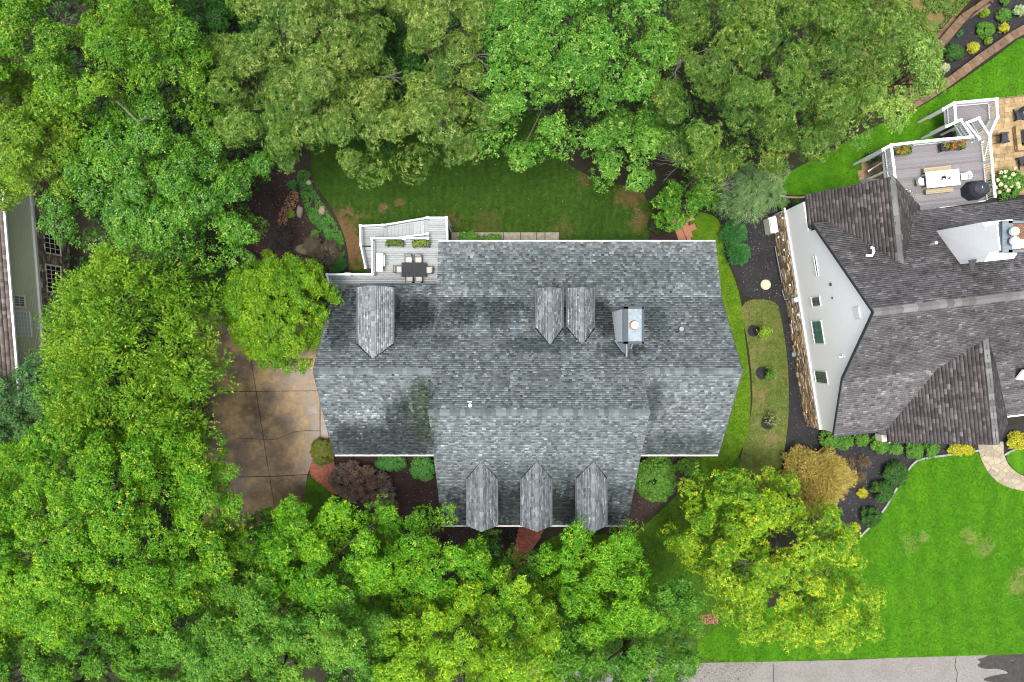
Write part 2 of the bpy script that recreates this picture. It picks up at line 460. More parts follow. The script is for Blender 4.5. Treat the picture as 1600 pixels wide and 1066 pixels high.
# street
M_road = mat_plain('old_asphalt', (0.145, 0.132, 0.122), 0.85, 0.22, 7)
nt = M_road.node_tree
bs = nt.nodes['Principled BSDF']; c0 = bs.inputs['Base Color'].links[0].from_socket
wet = ramp(nt, noise(nt, 0.5, 6, 0.7), [(0.52, (0, 0, 0)), (0.60, (0.35,) * 3)])
nt.links.new(mixc(nt, wet, c0, (0.10, 0.09, 0.082)), bs.inputs['Base Color'])
sheet('street', [(800, 1044), (1085, 1036), (1330, 1031), (1640, 1016), (1900, 1005), (1900, 1160), (800, 1160)], 0.028, M_road, curve=0)
M_wet = mat_plain('wet_asphalt', (0.03, 0.027, 0.026), 0.35, 0.4, 3)
wp = [(1545, 1021.5), (1640, 1018.5), (1640, 1068), (1560, 1068), (1530, 1062), (1556, 1054), (1580, 1052), (1558, 1044), (1540, 1046), (1524, 1040), (1534, 1034), (1524, 1030), (1540, 1027)]
sheet('wet_road_patch', wp, 0.032, M_wet, curve=2)
b = MB()
for pts in ([(1208, 1037), (1209, 1066)], [(1494, 1026), (1492, 1040), (1496, 1052), (1494, 1068)]):
    for a, c in zip(pts, pts[1:]): b.bar(P(*a, 0.034), P(*c, 0.034), 0.05, 0.004)
tag(b.build('road_crack', M_dark), kind='structure')

# driveway: an empty that carries its concrete slabs
M_conc = bpy.data.materials.new('wet_concrete')
M_conc, nt, bs, out = new_mat('wet_concrete')
n1 = noise(nt, 0.42, 5, 0.62); n2 = noise(nt, 2.2, 5, 0.7); n3 = noise(nt, 25, 3, 0.7)
c = ramp(nt, n1, [(0.35, (0.04, 0.023, 0.010)), (0.47, (0.11, 0.066, 0.028)), (0.62, (0.27, 0.178, 0.078))])
c = mixc(nt, 1.0, c, ramp(nt, n2, [(0.28, (0.62,) * 3), (0.6, (1.08,) * 3)]), 'MULTIPLY')
c = mixc(nt, 1.0, c, ramp(nt, n3, [(0.3, (0.88,) * 3), (0.7, (1.1,) * 3)]), 'MULTIPLY')
c = mixc(nt, 1.0, c, ramp(nt, objrand(nt), [(0, (0.88,) * 3), (1, (1.1,) * 3)]), 'MULTIPLY')
nt.links.new(c, bs.inputs['Base Color'])
nt.links.new(ramp(nt, n1, [(0.35, (0.3,) * 3), (0.65, (0.7,) * 3)]), bs.inputs['Roughness'])
bump(nt, bs, n3, 0.15, 0.01)
drive = bpy.data.objects.new('driveway', None); drive.location = tuple(P(430, 690, 0)); link(drive); tag(drive, kind='structure')
def vx(y): return 392 + (y - 560) * 0.158                      # the long joint
slabs = [
    [(300, 560), (vx(500), 500), (vx(611), 611), (300, 612)],
    [(vx(500) + .7, 500), (540, 500), (540, 610), (vx(611) + .7, 611)],
    [(300, 613), (vx(612), 612), (vx(744), 744), (300, 746)],
    [(vx(612) + .7, 612), (499.7, 611), (499.7, 690), (490, 712), (481, 741), (vx(744) + .7, 744)],
    [(501, 611), (540, 610), (540, 690), (501, 690)],
    [(300, 747), (vx(745), 745), (vx(850), 850), (330, 850)],
    [(vx(745) + .7, 745), (480.5, 742), (475, 775), (468, 820), (462, 860), (vx(850) + .7, 850)],
    [(330, 851), (vx(851), 851), (vx(960), 960), (300, 960)],
    [(vx(851) + .7, 851), (462, 861), (462, 960), (vx(960) + .7, 960)],
    [(300, 440), (vx(499), 499), (300, 559)],
]
for s in slabs: sheet('concrete_slab', s, 0.05, M_conc, curve=0, parent=drive)
b = MB()
crk = [(370, 686), (392, 685.5), (410, 686.5), (428, 687), (437, 684), (450, 678), (462, 674.5), (478, 673), (499, 673.5)]
for a, c in zip(crk, crk[1:]): b.bar(P(*a, 0.052), P(*c, 0.052), 0.045, 0.004)
b.build('crack', M_dark, drive)

# brick paths: bricks laid in running bond, one joined part per path (a brick is about two pixels here)
M_joint = mat_plain('path_mortar', (0.13, 0.075, 0.055), 0.9, 0.3, 9)
def brick_path(name, pts, z, ang):
    poly = smooth_poly([P(a, b, 0)[:2] for a, b in pts], 2)
    o, _ = sheet(name, pts, z, M_joint)
    xs = [p[0] for p in poly]; ys = [p[1] for p in poly]; cx, cy = np.mean(xs), np.mean(ys); R = max(np.ptp(xs), np.ptp(ys))
    ca, sa = math.cos(ang), math.sin(ang); b = MB()
    for j in range(int(-R / 0.11), int(R / 0.11)):
        for i in range(int(-R / 0.22), int(R / 0.22)):
            u = i * 0.215 + (j % 2) * 0.107; v = j * 0.108
            x, y = cx + u * ca - v * sa, cy + u * sa + v * ca
            if inside(poly, np.array([x]), np.array([y]))[0]:
                t = random.uniform(0.65, 1.2)
                b.box((x, y, z + 0.006 + random.uniform(-.002, .003)), (0.198, 0.094, 0.02), ang, (0.27 * t, 0.082 * t, 0.05 * t))
    tag(b.build('brick_paving', M_vc, o), kind='stuff')
    return o
brick_path('brick_walk', [(497, 690), (506, 706), (520, 716), (524, 730), (527, 752), (532, 772), (520, 772), (504, 757), (482, 741), (487, 718)], 0.040, 0.6)
brick_path('front_brick_walk', [(812, 815), (850, 815), (847, 835), (838, 850), (828, 862), (812, 900), (790, 900), (803, 862), (808, 840)], 0.040, 0.1)

# concrete path behind the house, slab by slab
M_conc2 = mat_plain('grey_concrete', (0.20, 0.175, 0.145), 0.85, 0.28, 3, rand=0.15)
path = bpy.data.objects.new('rear_path', None); path.location = tuple(P(790, 371, 0)); link(path); tag(path, kind='structure')
for a, c in ((705, 745), (746, 786), (787, 812.5), (813.5, 838), (839, 851), (852, 873)):
    sheet('path_slab', [(a, 363.5), (c, 363.5), (c, 384), (a, 384)], 0.06, M_conc2, curve=0, parent=path)

# brick steps beside the rear lawn
M_step = mat_plain('step_brick', (0.27, 0.12, 0.07), 0.85, 0.3, 9, rand=0.2)
steps = thing('brick_steps', P(1070, 362, 0), 'red brick garden steps at the rear right corner of the grey roofed house', 'steps')
for c, s, rz, z in (((1061, 362), (0.62, 2.1, 0.3), 0.33, 0.15), ((1071, 357), (0.55, 1.7, 0.42), 0.36, 0.21), ((1079, 357), (0.85, 0.5, 0.2), 0.42, 0.1),
                    ((1077, 342), (0.7, 0.45, 0.3), 0.3, 0.15), ((1075, 374), (0.32, 0.3, 0.5), 0.1, 0.25)):
    piece('step', P(*c, z), s, M_step, steps, rz=rz)

# flagstone path of the neighbour: every stone its own piece
def voronoi(seeds, rect, gap):
    out = []
    for i, s in enumerate(seeds):
        poly = [np.array(q, float) for q in ((rect[0], rect[1]), (rect[2], rect[1]), (rect[2], rect[3]), (rect[0], rect[3]))]
        for j, t in enumerate(seeds):
            if i == j: continue
            n = t - s; L = np.hypot(*n); n = n / L; d = n @ (s + t) / 2 - gap / 2
            q = []
            for k in range(len(poly)):
                a, c = poly[k], poly[(k + 1) % len(poly)]; da, dc = n @ a - d, n @ c - d
                if da <= 0: q.append(a)
                if da * dc < 0: q.append(a + (c - a) * da / (da - dc))
            poly = q
            if len(poly) < 3: break
        if len(poly) >= 3: out.append(poly)
    return out
M_flag = mat_plain('flagstone', (0.25, 0.21, 0.15), 0.75, 0.25, 3.5, rand=0.28)
M_grout = mat_plain('flagstone_grout', (0.2, 0.165, 0.115), 0.9, 0.2, 10)
inner = [(1567, 690), (1568, 712), (1576, 728), (1590, 740), (1608, 747), (1645, 752)]
outer = [(1527, 690), (1530, 712), (1541, 735), (1556, 752), (1575, 762), (1600, 768), (1645, 768)]
def along(line, t):
    pts = [P(a, b, 0)[:2] for a, b in line]; L = [0]
    for a, c in zip(pts, pts[1:]): L.append(L[-1] + np.hypot(*(c - a)))
    t = t * L[-1]
    for k in range(len(pts) - 1):
        if t <= L[k + 1] or k == len(pts) - 2:
            return pts[k] + (pts[k + 1] - pts[k]) * (t - L[k]) / (L[k + 1] - L[k])
flag, _ = sheet('flagstone_path', outer + inner[::-1], 0.045, M_grout, curve=1)
r = np.random.default_rng(5); seeds = []
while len(seeds) < 46:
    c = r.uniform((0, 0), (6.4, 1.75))
    if all(np.hypot(*(c - s)) > 0.38 for s in seeds): seeds.append(c)
for poly in voronoi(seeds, (0, 0, 6.4, 1.75), 0.045):
    q = [along(outer, u / 6.4) * (1 - w / 1.75) + along(inner, u / 6.4) * (w / 1.75) for u, w in poly]
    b = MB(); b.prism(q, 0.04, 0.062 + r.uniform(0, .008)); b.build('flagstone', M_flag, flag)

# pale stone edging round the neighbour's front lawn
M_edge = mat_plain('edging_stone', (0.2, 0.195, 0.185), 0.8, 0.2, 5, rand=0.2)
edg = thing('lawn_edging', P(1420, 735, 0), 'thin pale concrete edging curving between black mulch and the bright front lawn', 'edging')
for line in ([(1535, 703), (1510, 707), (1490, 710), (1465, 713), (1445, 716), (1432, 720), (1423, 728), (1418, 736)],
             [(1401, 762), (1394, 775), (1385, 790), (1377, 801)], [(1359, 823), (1349, 833), (1343, 840)], [(1569, 711), (1577, 706), (1588, 701)]):
    for a, c in zip(line, line[1:]):
        A, C = P(*a, 0.07), P(*c, 0.07); n = max(1, int(np.linalg.norm(C - A) / 0.55))
        for k in range(n): bar_piece('edging_stone', A + (C - A) * k / n, A + (C - A) * (k + .97) / n, 0.15, 0.16, M_edge, edg)
M_tanedge = mat_plain('clay_edging', (0.3, 0.18, 0.11), 0.8, 0.2, 8, rand=0.2)
edg = thing('clay_edging', P(1240, 306, 0), 'reddish clay edging round the left end of the neighbouring rear lawn', 'edging')
line = [P(a, b, 0.06) for a, b in [(1213, 299), (1216, 303), (1222, 306.5), (1232, 308.5), (1246, 309), (1262, 308), (1280, 305)]]
for a, c in zip(line, line[1:]): bar_piece('edging_brick', a, c, 0.14, 0.12, M_tanedge, edg)
# ------------------------------------------------------------------ roofs
def shingle_mesh(planes, r, exp=0.165, wr=(0.13, 0.30), pal=None, patch=None, lift=0.03, jit=0.0):
    """courses of overlapping tabs laid on planar convex polygons; first edge of each is the eave"""
    Vs, Qs, Cs = [], [], []; off = 0
    for poly in planes:
        p = np.array(poly, float)
        n = np.cross(p[1] - p[0], p[2] - p[0]); n /= np.linalg.norm(n)
        if n[2] < 0: n = -n
        v = np.array((0, 0, 1.0)) - n * n[2]; v /= np.linalg.norm(v); u = np.cross(v, n); o = p[0]
        uv = np.stack([(p - o) @ u, (p - o) @ v], 1)
        def iv(y):
            xs = []
            for i in range(len(uv)):
                a, c = uv[i], uv[(i + 1) % len(uv)]
                if (a[1] - y) * (c[1] - y) <= 0 and abs(a[1] - c[1]) > 1e-9: xs.append(a[0] + (c[0] - a[0]) * (y - a[1]) / (c[1] - a[1]))
            return (min(xs), max(xs)) if xs else None
        y0, y1 = uv[:, 1].min(), uv[:, 1].max(); y = y0 + 1e-4
        while y < y1 - 0.03:
            yt = min(y + exp * 0.89, y1 - 1e-4); A, B = iv(y), iv(yt)
            if A and B:
                lo, hi = min(A[0], B[0]), max(A[1], B[1])
                W = r.uniform(*wr, size=int((hi - lo) / wr[0]) + 3); e = lo - r.uniform(0, wr[1]) + np.concatenate([[0], np.cumsum(W)])
                s, t = e[:-1], e[1:] - 0.006
                sl, tl = np.clip(s, *A), np.clip(t, *A); sh, th = np.clip(s, *B), np.clip(t, *B)
                k = (tl - sl > 0.01) | (th - sh > 0.01)
                sl, tl, sh, th = sl[k], tl[k], sh[k], th[k]; m = len(sl)
                if m:
                    h = lift * r.choice([0.6, 1.0], m) + r.uniform(0, 0.004, m); yl = y + r.uniform(-1, 1, m) * jit
                    def pt(uu, yy, hh): return o + uu[:, None] * u + np.asarray(yy).reshape(-1, 1) * v + np.asarray(hh).reshape(-1, 1) * n
                    V = np.stack([pt(sl, yl, h), pt(tl, yl, h), pt(th, np.full(m, yt), np.full(m, .004)), pt(sh, np.full(m, yt), np.full(m, .004)),
                                  pt(sl, yl, np.full(m, -.01)), pt(tl, yl, np.full(m, -.01))], 1)
                    ctr = V[:, :4].mean(1)
                    C = pal(r, m)
                    if patch is not None: C = C * patch(ctr)
                    Vs.append(V.reshape(-1, 3)); Cs.append(np.repeat(C, 6, 0))
                    b = off + np.arange(m)[:, None] * 6
                    Qs.append(np.concatenate([b + np.array([0, 1, 2, 3]), b + np.array([4, 5, 1, 0])], 0)); off += m * 6
            y += exp
    return np_mesh('shingles', np.concatenate(Vs), np.concatenate(Qs), np.concatenate(Cs))

def pal_grey(r, m):
    v = 0.138 * np.exp(0.22 * r.standard_normal(m)); k = r.random(m)
    v = np.where(k < 0.12, v * 1.42, v); v = np.where(k > 0.80, v * 0.7, v)
    return v[:, None] * np.array([0.885, 1.0, 1.035]) * (1 + 0.03 * r.standard_normal((m, 1)) * np.array([1, 0, -1]))
def pal_greyd(r, m): return (0.182 * np.exp(0.22 * r.standard_normal((m, 1)))) * np.array([[0.92, 1.0, 1.04]])

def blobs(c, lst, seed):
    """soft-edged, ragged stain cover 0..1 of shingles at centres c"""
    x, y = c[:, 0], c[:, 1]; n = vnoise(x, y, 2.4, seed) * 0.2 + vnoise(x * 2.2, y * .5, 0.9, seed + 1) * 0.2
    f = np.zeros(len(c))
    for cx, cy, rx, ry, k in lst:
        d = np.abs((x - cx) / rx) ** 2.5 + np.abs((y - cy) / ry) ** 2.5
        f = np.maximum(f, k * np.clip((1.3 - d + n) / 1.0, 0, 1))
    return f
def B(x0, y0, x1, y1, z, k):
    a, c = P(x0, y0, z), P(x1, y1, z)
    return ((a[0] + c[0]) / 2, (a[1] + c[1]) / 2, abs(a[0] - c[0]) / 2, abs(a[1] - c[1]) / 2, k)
# darker patches, washed paler ones and a greenish one of algae
DARK_PATCHES = [B(500, 658, 682, 735, 7, 0.85), B(596, 618, 690, 735, 8.5, 0.8), B(638, 586, 690, 660, 9, 0.7), B(676, 734, 1002, 850, 7, 0.93), B(690, 715, 990, 850, 8, .5), B(1000, 672, 1132, 735, 7, 0.62), B(1003, 588, 1035, 660, 9, .55),
          B(612, 462, 690, 522, 7.5, 0.85), B(515, 440, 562, 550, 7, 0.75), B(680, 462, 840, 512, 7.5, 0.62), B(880, 470, 890, 530, 8, .85), B(926, 462, 962, 532, 8, 0.8),  # the entry between the rear dormers paints the gap's shade into the shingles
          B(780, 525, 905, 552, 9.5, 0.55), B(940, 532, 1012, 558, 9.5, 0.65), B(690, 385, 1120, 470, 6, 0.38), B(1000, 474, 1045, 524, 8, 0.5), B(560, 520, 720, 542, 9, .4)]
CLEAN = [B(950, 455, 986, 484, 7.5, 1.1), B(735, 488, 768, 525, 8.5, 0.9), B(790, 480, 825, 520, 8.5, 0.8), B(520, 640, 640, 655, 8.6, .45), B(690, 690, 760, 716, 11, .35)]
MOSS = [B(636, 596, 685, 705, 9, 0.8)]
def patch_main(c):
    f = blobs(c, DARK_PATCHES, 3); g_ = blobs(c, CLEAN, 8); mo = blobs(c, MOSS, 11)
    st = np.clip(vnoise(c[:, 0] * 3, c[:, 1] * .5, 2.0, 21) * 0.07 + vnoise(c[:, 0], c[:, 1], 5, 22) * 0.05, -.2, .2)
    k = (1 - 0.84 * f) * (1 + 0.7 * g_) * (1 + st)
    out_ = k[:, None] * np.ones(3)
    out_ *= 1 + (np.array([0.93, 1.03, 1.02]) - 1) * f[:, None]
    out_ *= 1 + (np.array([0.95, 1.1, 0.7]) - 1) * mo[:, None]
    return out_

def roof_part(parent, planes, name='roof', t=0.14):
    b = MB()
    for p in planes: b.slab3([np.array(q) - np.array((0, 0, 0.012)) for q in p], t)
    return b.build(name, M_roofdeck, parent)

def ridge_cap(parent, a, c, w, seed, base=(0.092, 0.106, 0.110), pieces=0.32, slope=0.85):
    """lapped cap shingles folded over a ridge, joined in one part"""
    a, c = np.array(a, float), np.array(c, float); d = c - a; L = np.linalg.norm(d); d /= L
    s = np.cross(d, (0, 0, 1)); s /= np.linalg.norm(s); dn = np.array((0, 0, -1.0)) * slope * w
    b = MB(); r = random.Random(seed); n = max(1, int(L / pieces))
    for i in range(n):
        q0 = a + d * L * i / n; q1 = a + d * (L * (i + 1) / n + 0.05); up0 = np.array((0, 0, 0.035)); up1 = np.array((0, 0, 0.055))
        t = r.choice([0.8, 0.95, 1.05, 1.3]) * r.uniform(.9, 1.1); col = tuple(x * t for x in base)
        V = [q0 + s * w + dn + up0, q0 + up0, q0 - s * w + dn + up0, q1 + s * w + dn + up1, q1 + up1, q1 - s * w + dn + up1]
        V += [V[3] - (0, 0, .03), V[4] - (0, 0, .03), V[5] - (0, 0, .03)]
        b.add(V, [(0, 1, 4, 3), (1, 2, 5, 4), (3, 4, 7, 6), (4, 5, 8, 7)], col)
    return tag(b.build('ridge_cap', M_shingle, parent), kind='stuff')

def extrude_x(b, prof, x0, x1):
    """profile of (y, z) swept along X"""
    n = len(prof)
    b.add([(x0, y, z) for y, z in prof] + [(x1, y, z) for y, z in prof],
          [tuple(range(n)), tuple(range(n, 2 * n))[::-1]] + [(n + k, n + (k + 1) % n, (k + 1) % n, k) for k in range(n)])

# ------------------------------------------------------------------ the house in the middle
house = thing('house', P(800, 560, 0), 'large house with dark grey shingle roof and six dormers in the middle', 'house')
XL, XR = -13.13, 15.2                       # outer gables
CL, CR = -5.25, 8.63                        # tall middle block
SL = -5.49                                  # left end of the low rear slope
def zr(y): return 11.0 - 0.8755 * (y + 1.98)     # rear slope, also the upper part of the middle block
ZC = zr(-4.5)
def zf(y): return ZC - 0.903 * (-4.5 - y)        # front slope of the middle block
YK, YE, YLR = 3.16, 7.40, 4.16
planes = {
    'rear_left': [(XL, YLR, zr(YLR)), (SL, YLR, zr(YLR)), (SL, -1.98, 11.0), (XL, -1.98, 11.0)],
    'rear': [(SL, YK, zr(YK)), (XR, YK, zr(YK)), (XR, -1.98, 11.0), (SL, -1.98, 11.0)],
    'rear_top': [(CL, -1.98, 11.0), (CR, -1.98, 11.0), (CR, -4.5, ZC), (CL, -4.5, ZC)],
    'shed': [(SL, YE, 5.1), (XR, YE, 5.1), (XR, YK, zr(YK)), (SL, YK, zr(YK))],
    'left_front': [(XL, -8.33, 5.85), (CL, -8.33, 5.85), (CL, -1.98, 11.0), (XL, -1.98, 11.0)],
    'right_front': [(CR, -8.33, 5.85), (XR, -8.33, 5.85), (XR, -1.98, 11.0), (CR, -1.98, 11.0)],
    'front': [(CL, -13.8, zf(-13.8)), (CR, -13.8, zf(-13.8)), (CR, -4.5, ZC), (CL, -4.5, ZC)],
}
b = MB()
extrude_x(b, [(-8.0, 0), (-8.0, 5.9), (-1.98, 10.8), (3.86, zr(3.86) - .2), (3.86, 0)], XL + 0.35, XL + 8.0)
extrude_x(b, [(-8.0, 0), (-8.0, 5.9), (-1.98, 10.8), (3.16, zr(3.16) - .2), (7.05, 5.0), (7.05, 0)], XL + 8.05, XR - 0.35)
extrude_x(b, [(-13.4, 0), (-13.4, zf(-13.4) - .2), (-4.5, ZC - .2), (-2.1, zr(-2.1) - .25), (-2.1, 0)], CL + 0.3, CR - 0.3)
b.build('wall', M_brickwall, house)
roof = roof_part(house, planes.values())
rs = np.random.default_rng(21)
tag(obj('shingles', shingle_mesh(planes.values(), rs, pal=pal_grey, patch=patch_main), M_shingle, roof), kind='stuff')
ridge_cap(roof, (CL, -4.5, ZC), (CR, -4.5, ZC), 0.2, 1)
ridge_cap(roof, (XL, -1.98, 11), (CL - 0.1, -1.98, 11), 0.2, 2)
ridge_cap(roof, (CR + 0.1, -1.98, 11), (XR, -1.98, 11), 0.2, 3)
def gutter(parent, a, c, w=0.13, mat=None):
    return bar_piece('gutter', a, c, w, 0.11, mat or M_gutter, parent)
gutter(roof, (SL, YE + .07, 5.0), (XR, YE + .07, 5.0), 0.13)
gutter(roof, (XL + .1, -8.41, 5.77), (CL, -8.41, 5.77)); gutter(roof, (CR, -8.41, 5.77), (XR - .05, -8.41, 5.77))
gutter(roof, (CL, -13.88, zf(-13.8) - .08), (CR, -13.88, zf(-13.8) - .08))
gutter(roof, (XL + 1.9, YLR + .06, zr(YLR) - .1), (SL, YLR + .06, zr(YLR) - .1), 0.1, M_charcoal)
for x in (XL, XR):                                                  # rake boards
    for a, c in (((x, -8.33, 5.85), (x, -1.98, 11)), ((x, -1.98, 11), (x, YK, zr(YK)))):
        bar_piece('rake_board', np.array(a) - (0, 0, .12), np.array(c) - (0, 0, .12), 0.05, 0.2, M_charcoal, roof)

M_valley = mat_plain('valley_shade_dark', (0.012, 0.015, 0.016), 0.7, 0.3, 5, spec=0.05)  # near-black, for strips standing in for shade and grime in the valleys
def dormer(xc, hw, ze, zrg, y_ve, y_ap, y_end, front):
    """gabled dormer: eaves at ze, ridge at zrg, running from the main slope (apex y_ap, valley foot y_ve) to its face at y_end"""
    d = bpy.data.objects.new('dormer', None); d.location = Vector((xc, y_end, ze)) - Vector(wloc(house)); link(d, house)
    sg = -1 if front else 1
    ov = 0.2
    pl = [[(xc - hw, y_end, ze), (xc - hw, y_ve, ze), (xc, y_ap, zrg), (xc, y_end + sg * .04, zrg)],
          [(xc + hw, y_ve, ze), (xc + hw, y_end, ze), (xc, y_end + sg * .04, zrg), (xc, y_ap, zrg)]]
    rf = roof_part(d, pl, 'dormer_roof', 0.09)
    r = np.random.default_rng(int(abs(xc) * 100) + 5)
    tag(obj('shingles', shingle_mesh(pl, r, exp=0.15, pal=pal_greyd, patch=lambda c: (1 + .22 * vnoise(c[:, 0] * 4, c[:, 1] * .5, 1.2, int(abs(xc) * 10)))[:, None] * np.ones(3)), M_shingle, d), kind='stuff')
    ridge_cap(d, (xc, y_end + sg * .04, zrg), (xc, y_ap - sg * 0.12, zrg), 0.13, int(abs(xc) * 100), base=(0.148, 0.162, 0.170), slope=(zrg - ze) / hw)
    for s_ in (-1, 1): bar_piece('valley_shade_strip', (xc + s_ * (hw + .06), y_ve - sg * .05, ze + .06), (xc + s_ * .05, y_ap - sg * .1, zrg + .06), 0.12, 0.04, M_valley, d)  # added dark strips that draw the shaded valley lines
    w = hw - 0.16; yf = y_end - sg * 0.35
    def zs(y): return (zf(y) if front else (zr(y) if y < YK else zr(YK) - 0.33 * (y - YK))) - 0.15
    b = MB(); zz = zs(yf)
    V = [(xc - w, yf, zz), (xc + w, yf, zz), (xc + w, yf, ze + .05), (xc, yf, zrg - .18), (xc - w, yf, ze + .05),
         (xc - w, y_ve, zs(y_ve)), (xc + w, y_ve, zs(y_ve)), (xc + w, y_ve, ze + .05), (xc, y_ve, zrg - .18), (xc - w, y_ve, ze + .05)]
    b.add(V, [(0, 1, 2, 3, 4), (0, 4, 9, 5), (1, 6, 7, 2), (5, 9, 8, 7, 6)])
    b.build('dormer_wall', M_charsiding, d)
    b = MB(); yw = yf + sg * 0.03
    b.box((xc, yw, (zz + ze) / 2 + .25), (w * 1.15, 0.06, (ze - zz) * 0.75)); b.build('window_frame', M_white, d)
    b = MB(); b.box((xc, yw + sg * 0.02, (zz + ze) / 2 + .25), (w * 0.95, 0.05, (ze - zz) * 0.62)); b.build('window_pane', M_glass, d)
    for s in (-1, 1): gutter(d, (xc + s * (hw + .05), y_end, ze - .06), (xc + s * (hw + .05), y_ve - sg * .1, ze - .06), 0.09, M_charcoal)
    return d
M_charsiding = mat_plain('dormer_siding', (0.10, 0.11, 0.115), 0.7, 0.15, 6, grain=(1, 1, 9))
for px in (752, 839, 927.5):
    xc = (px - 800) * 46.1 / F; dormer(xc, 1.02, 8.63, 9.90, -9.55, -8.17, -12.85, True)
for px in (859.5, 909.5):
    xc = (px - 800) * 46.6 / F; dormer(xc, 0.90, 8.45, 9.46, 0.94, -0.22, 3.66, False)
dormer(-9.33, 1.20, 9.42, 10.28, -0.17, -1.16, 3.68, False)
bar_piece('downspout', P(612, 458, 9.0), P(614, 490, 8.0), 0.12, 0.1, M_white, house)
bar_piece('downspout', P(905, 803, 7.4), P(903, 788, 8.0), 0.12, 0.1, M_white, house)

# chimney
ch = bpy.data.objects.new('chimney', None); ch.location = Vector((7.7, 1.0, 9.0)) - Vector(wloc(house)); link(ch, house)
b = MB(); b.box((7.68, 1.0, 9.3), (1.16, 2.1, 6.6)); b.build('chimney_wall', mat_plain('pale_chimney_siding', (0.50, 0.54, 0.54), 0.5, 0.05, 3), ch)
b = MB()
for c, s in (((7.20, 1.0, 12.68), (0.32, 2.36, 0.26)), ((8.3, 1.0, 12.68), (0.12, 2.36, 0.26)), ((7.7, 2.12, 12.68), (1.3, 0.16, 0.26)), ((7.7, -.12, 12.68), (1.3, 0.16, 0.26))): b.box(c, s)
b.build('chimney_rim', mat_plain('dark_flashing', (0.035, 0.045, 0.05), 0.5, 0.15, 5), ch)
b = MB(); b.box((7.75, 1.0, 12.64), (1.0, 2.1, 0.1)); b.build('chimney_cap', M_galv, ch)
b = MB(); b.lathe((7.74, 1.0, 12.66), [(0.34, 0), (0.30, 0.05), (0.2, 0.09)], 14); b.build('flue_flashing', mat_plain('rusted_metal', (0.22, 0.13, 0.07), 0.8, 0.5, 8), ch)
b = MB(); b.lathe((7.74, 1.0, 12.7), [(0.16, 0), (0.16, 0.3), (0.24, 0.31), (0.24, 0.40), (0.05, 0.46)], 16); b.build('flue', M_white, ch, smooth=False)
b = MB(); yb = -0.1                                              # cricket that sheds water behind the chimney
za = zr(yb) + 0.75
b.add([(7.1, yb, zr(yb) + .03), (8.26, yb, zr(yb) + .03), (7.68, yb, za), (7.68, -1.0, zr(-1.0) + .05)], [(0, 3, 2), (1, 2, 3), (0, 2, 1)], (0.10, 0.11, 0.115))
b.build('cricket', M_shingle, ch)
for a, c in (((7.0, .05, 9.5), (7.5, -.75, 10.05)), ((7.68, -.1, 10.2), (7.68, -1.05, 10.3)), ((8.2, -.05, 9.9), (8.0, -.55, 10.0))):
    bar_piece('flashing', a, c, 0.09, 0.07, M_galv, ch)
def vent(parent, px, py, z, r, h, mat, name='roof_vent'):
    b = MB(); c = P(px, py, z); b.lathe(c - (0, 0, .3), [(r * .6, 0), (r * .6, .3 + h * .6), (r, .3 + h * .62), (r, .3 + h)], 12); return b.build(name, mat, parent)
vent(house, 1062.5, 514.5, zr(0.8) + .05, 0.16, 0.45, M_galv); vent(house, 735, 633, zr(-4.15) + .05, 0.12, 0.3, M_white, 'vent_pipe')
b = MB(); b.box(P(1054, 512, zr(.9) + .12), (0.5, 0.22, 0.16), 0.3); b.build('vent_hood', M_charcoal, house)
b = MB(); b.tube([P(1043, 504, zr(1.3)), P(1043.5, 503.6, zr(1.3) + .25)], [.06, .06]); b.build('vent_pipe', M_black, house)
b = MB(); b.box(P(734, 628, zr(-4.1) + .1), (0.28, 0.05, 0.08)); b.build('vent_strap', M_white, house)

# ------------------------------------------------------------------ its deck
deck = thing('deck', P(600, 420, 0), 'pale grey weathered timber deck with white railings on the left rear of the middle house', 'deck')
ZD = 2.9
def scan(poly, y):
    xs = []
    for i in range(len(poly)):
        a, c = poly[i], poly[(i + 1) % len(poly)]
        if (a[1] > y) != (c[1] > y): xs.append(a[0] + (c[0] - a[0]) * (y - a[1]) / (c[1] - a[1]))
    xs.sort(); return list(zip(xs[::2], xs[1::2]))
def boards(parent, poly, z, pitch, ang, mat, name='deck_board', t=0.035, gap=0.022, clip=None):
    ca, sa = math.cos(ang), math.sin(ang)
    loc = [(p[0] * ca + p[1] * sa, -p[0] * sa + p[1] * ca) for p in poly]
    y = min(q[1] for q in loc) + pitch / 2; y1 = max(q[1] for q in loc)
    while y < y1:
        for x0, x1 in scan(loc, y):
            if x1 - x0 > 0.15:
                xm = (x0 + x1) / 2
                piece(name, (xm * ca - y * sa, xm * sa + y * ca, z + random.uniform(-.003, .003)), (x1 - x0 - .004, pitch - gap, t), mat, parent, rz=ang)
        y += pitch
dp = [P(a, b, ZD)[:2] for a, b in [(582, 374), (669, 374), (669, 341), (699, 341), (699, 384), (685, 384), (685, 446), (512, 446), (512, 430), (582, 430)]]
boards(deck, dp, ZD, 0.145, 0, M_greywood)
b = MB(); b.prism(dp, ZD - .28, ZD - .04); b.build('joist_frame', M_charcoal, deck)
ZL = 1.15
lp = [P(a, b, ZL)[:2] for a, b in [(564, 353.5), (600, 353), (600, 372), (582, 374), (582, 384), (564, 383)]]
boards(deck, lp, ZL, 0.145, 0, M_greywood); b = MB(); b.prism(lp, ZL - .28, ZL - .04); b.build('joist_frame', M_charcoal, deck)
N = 12
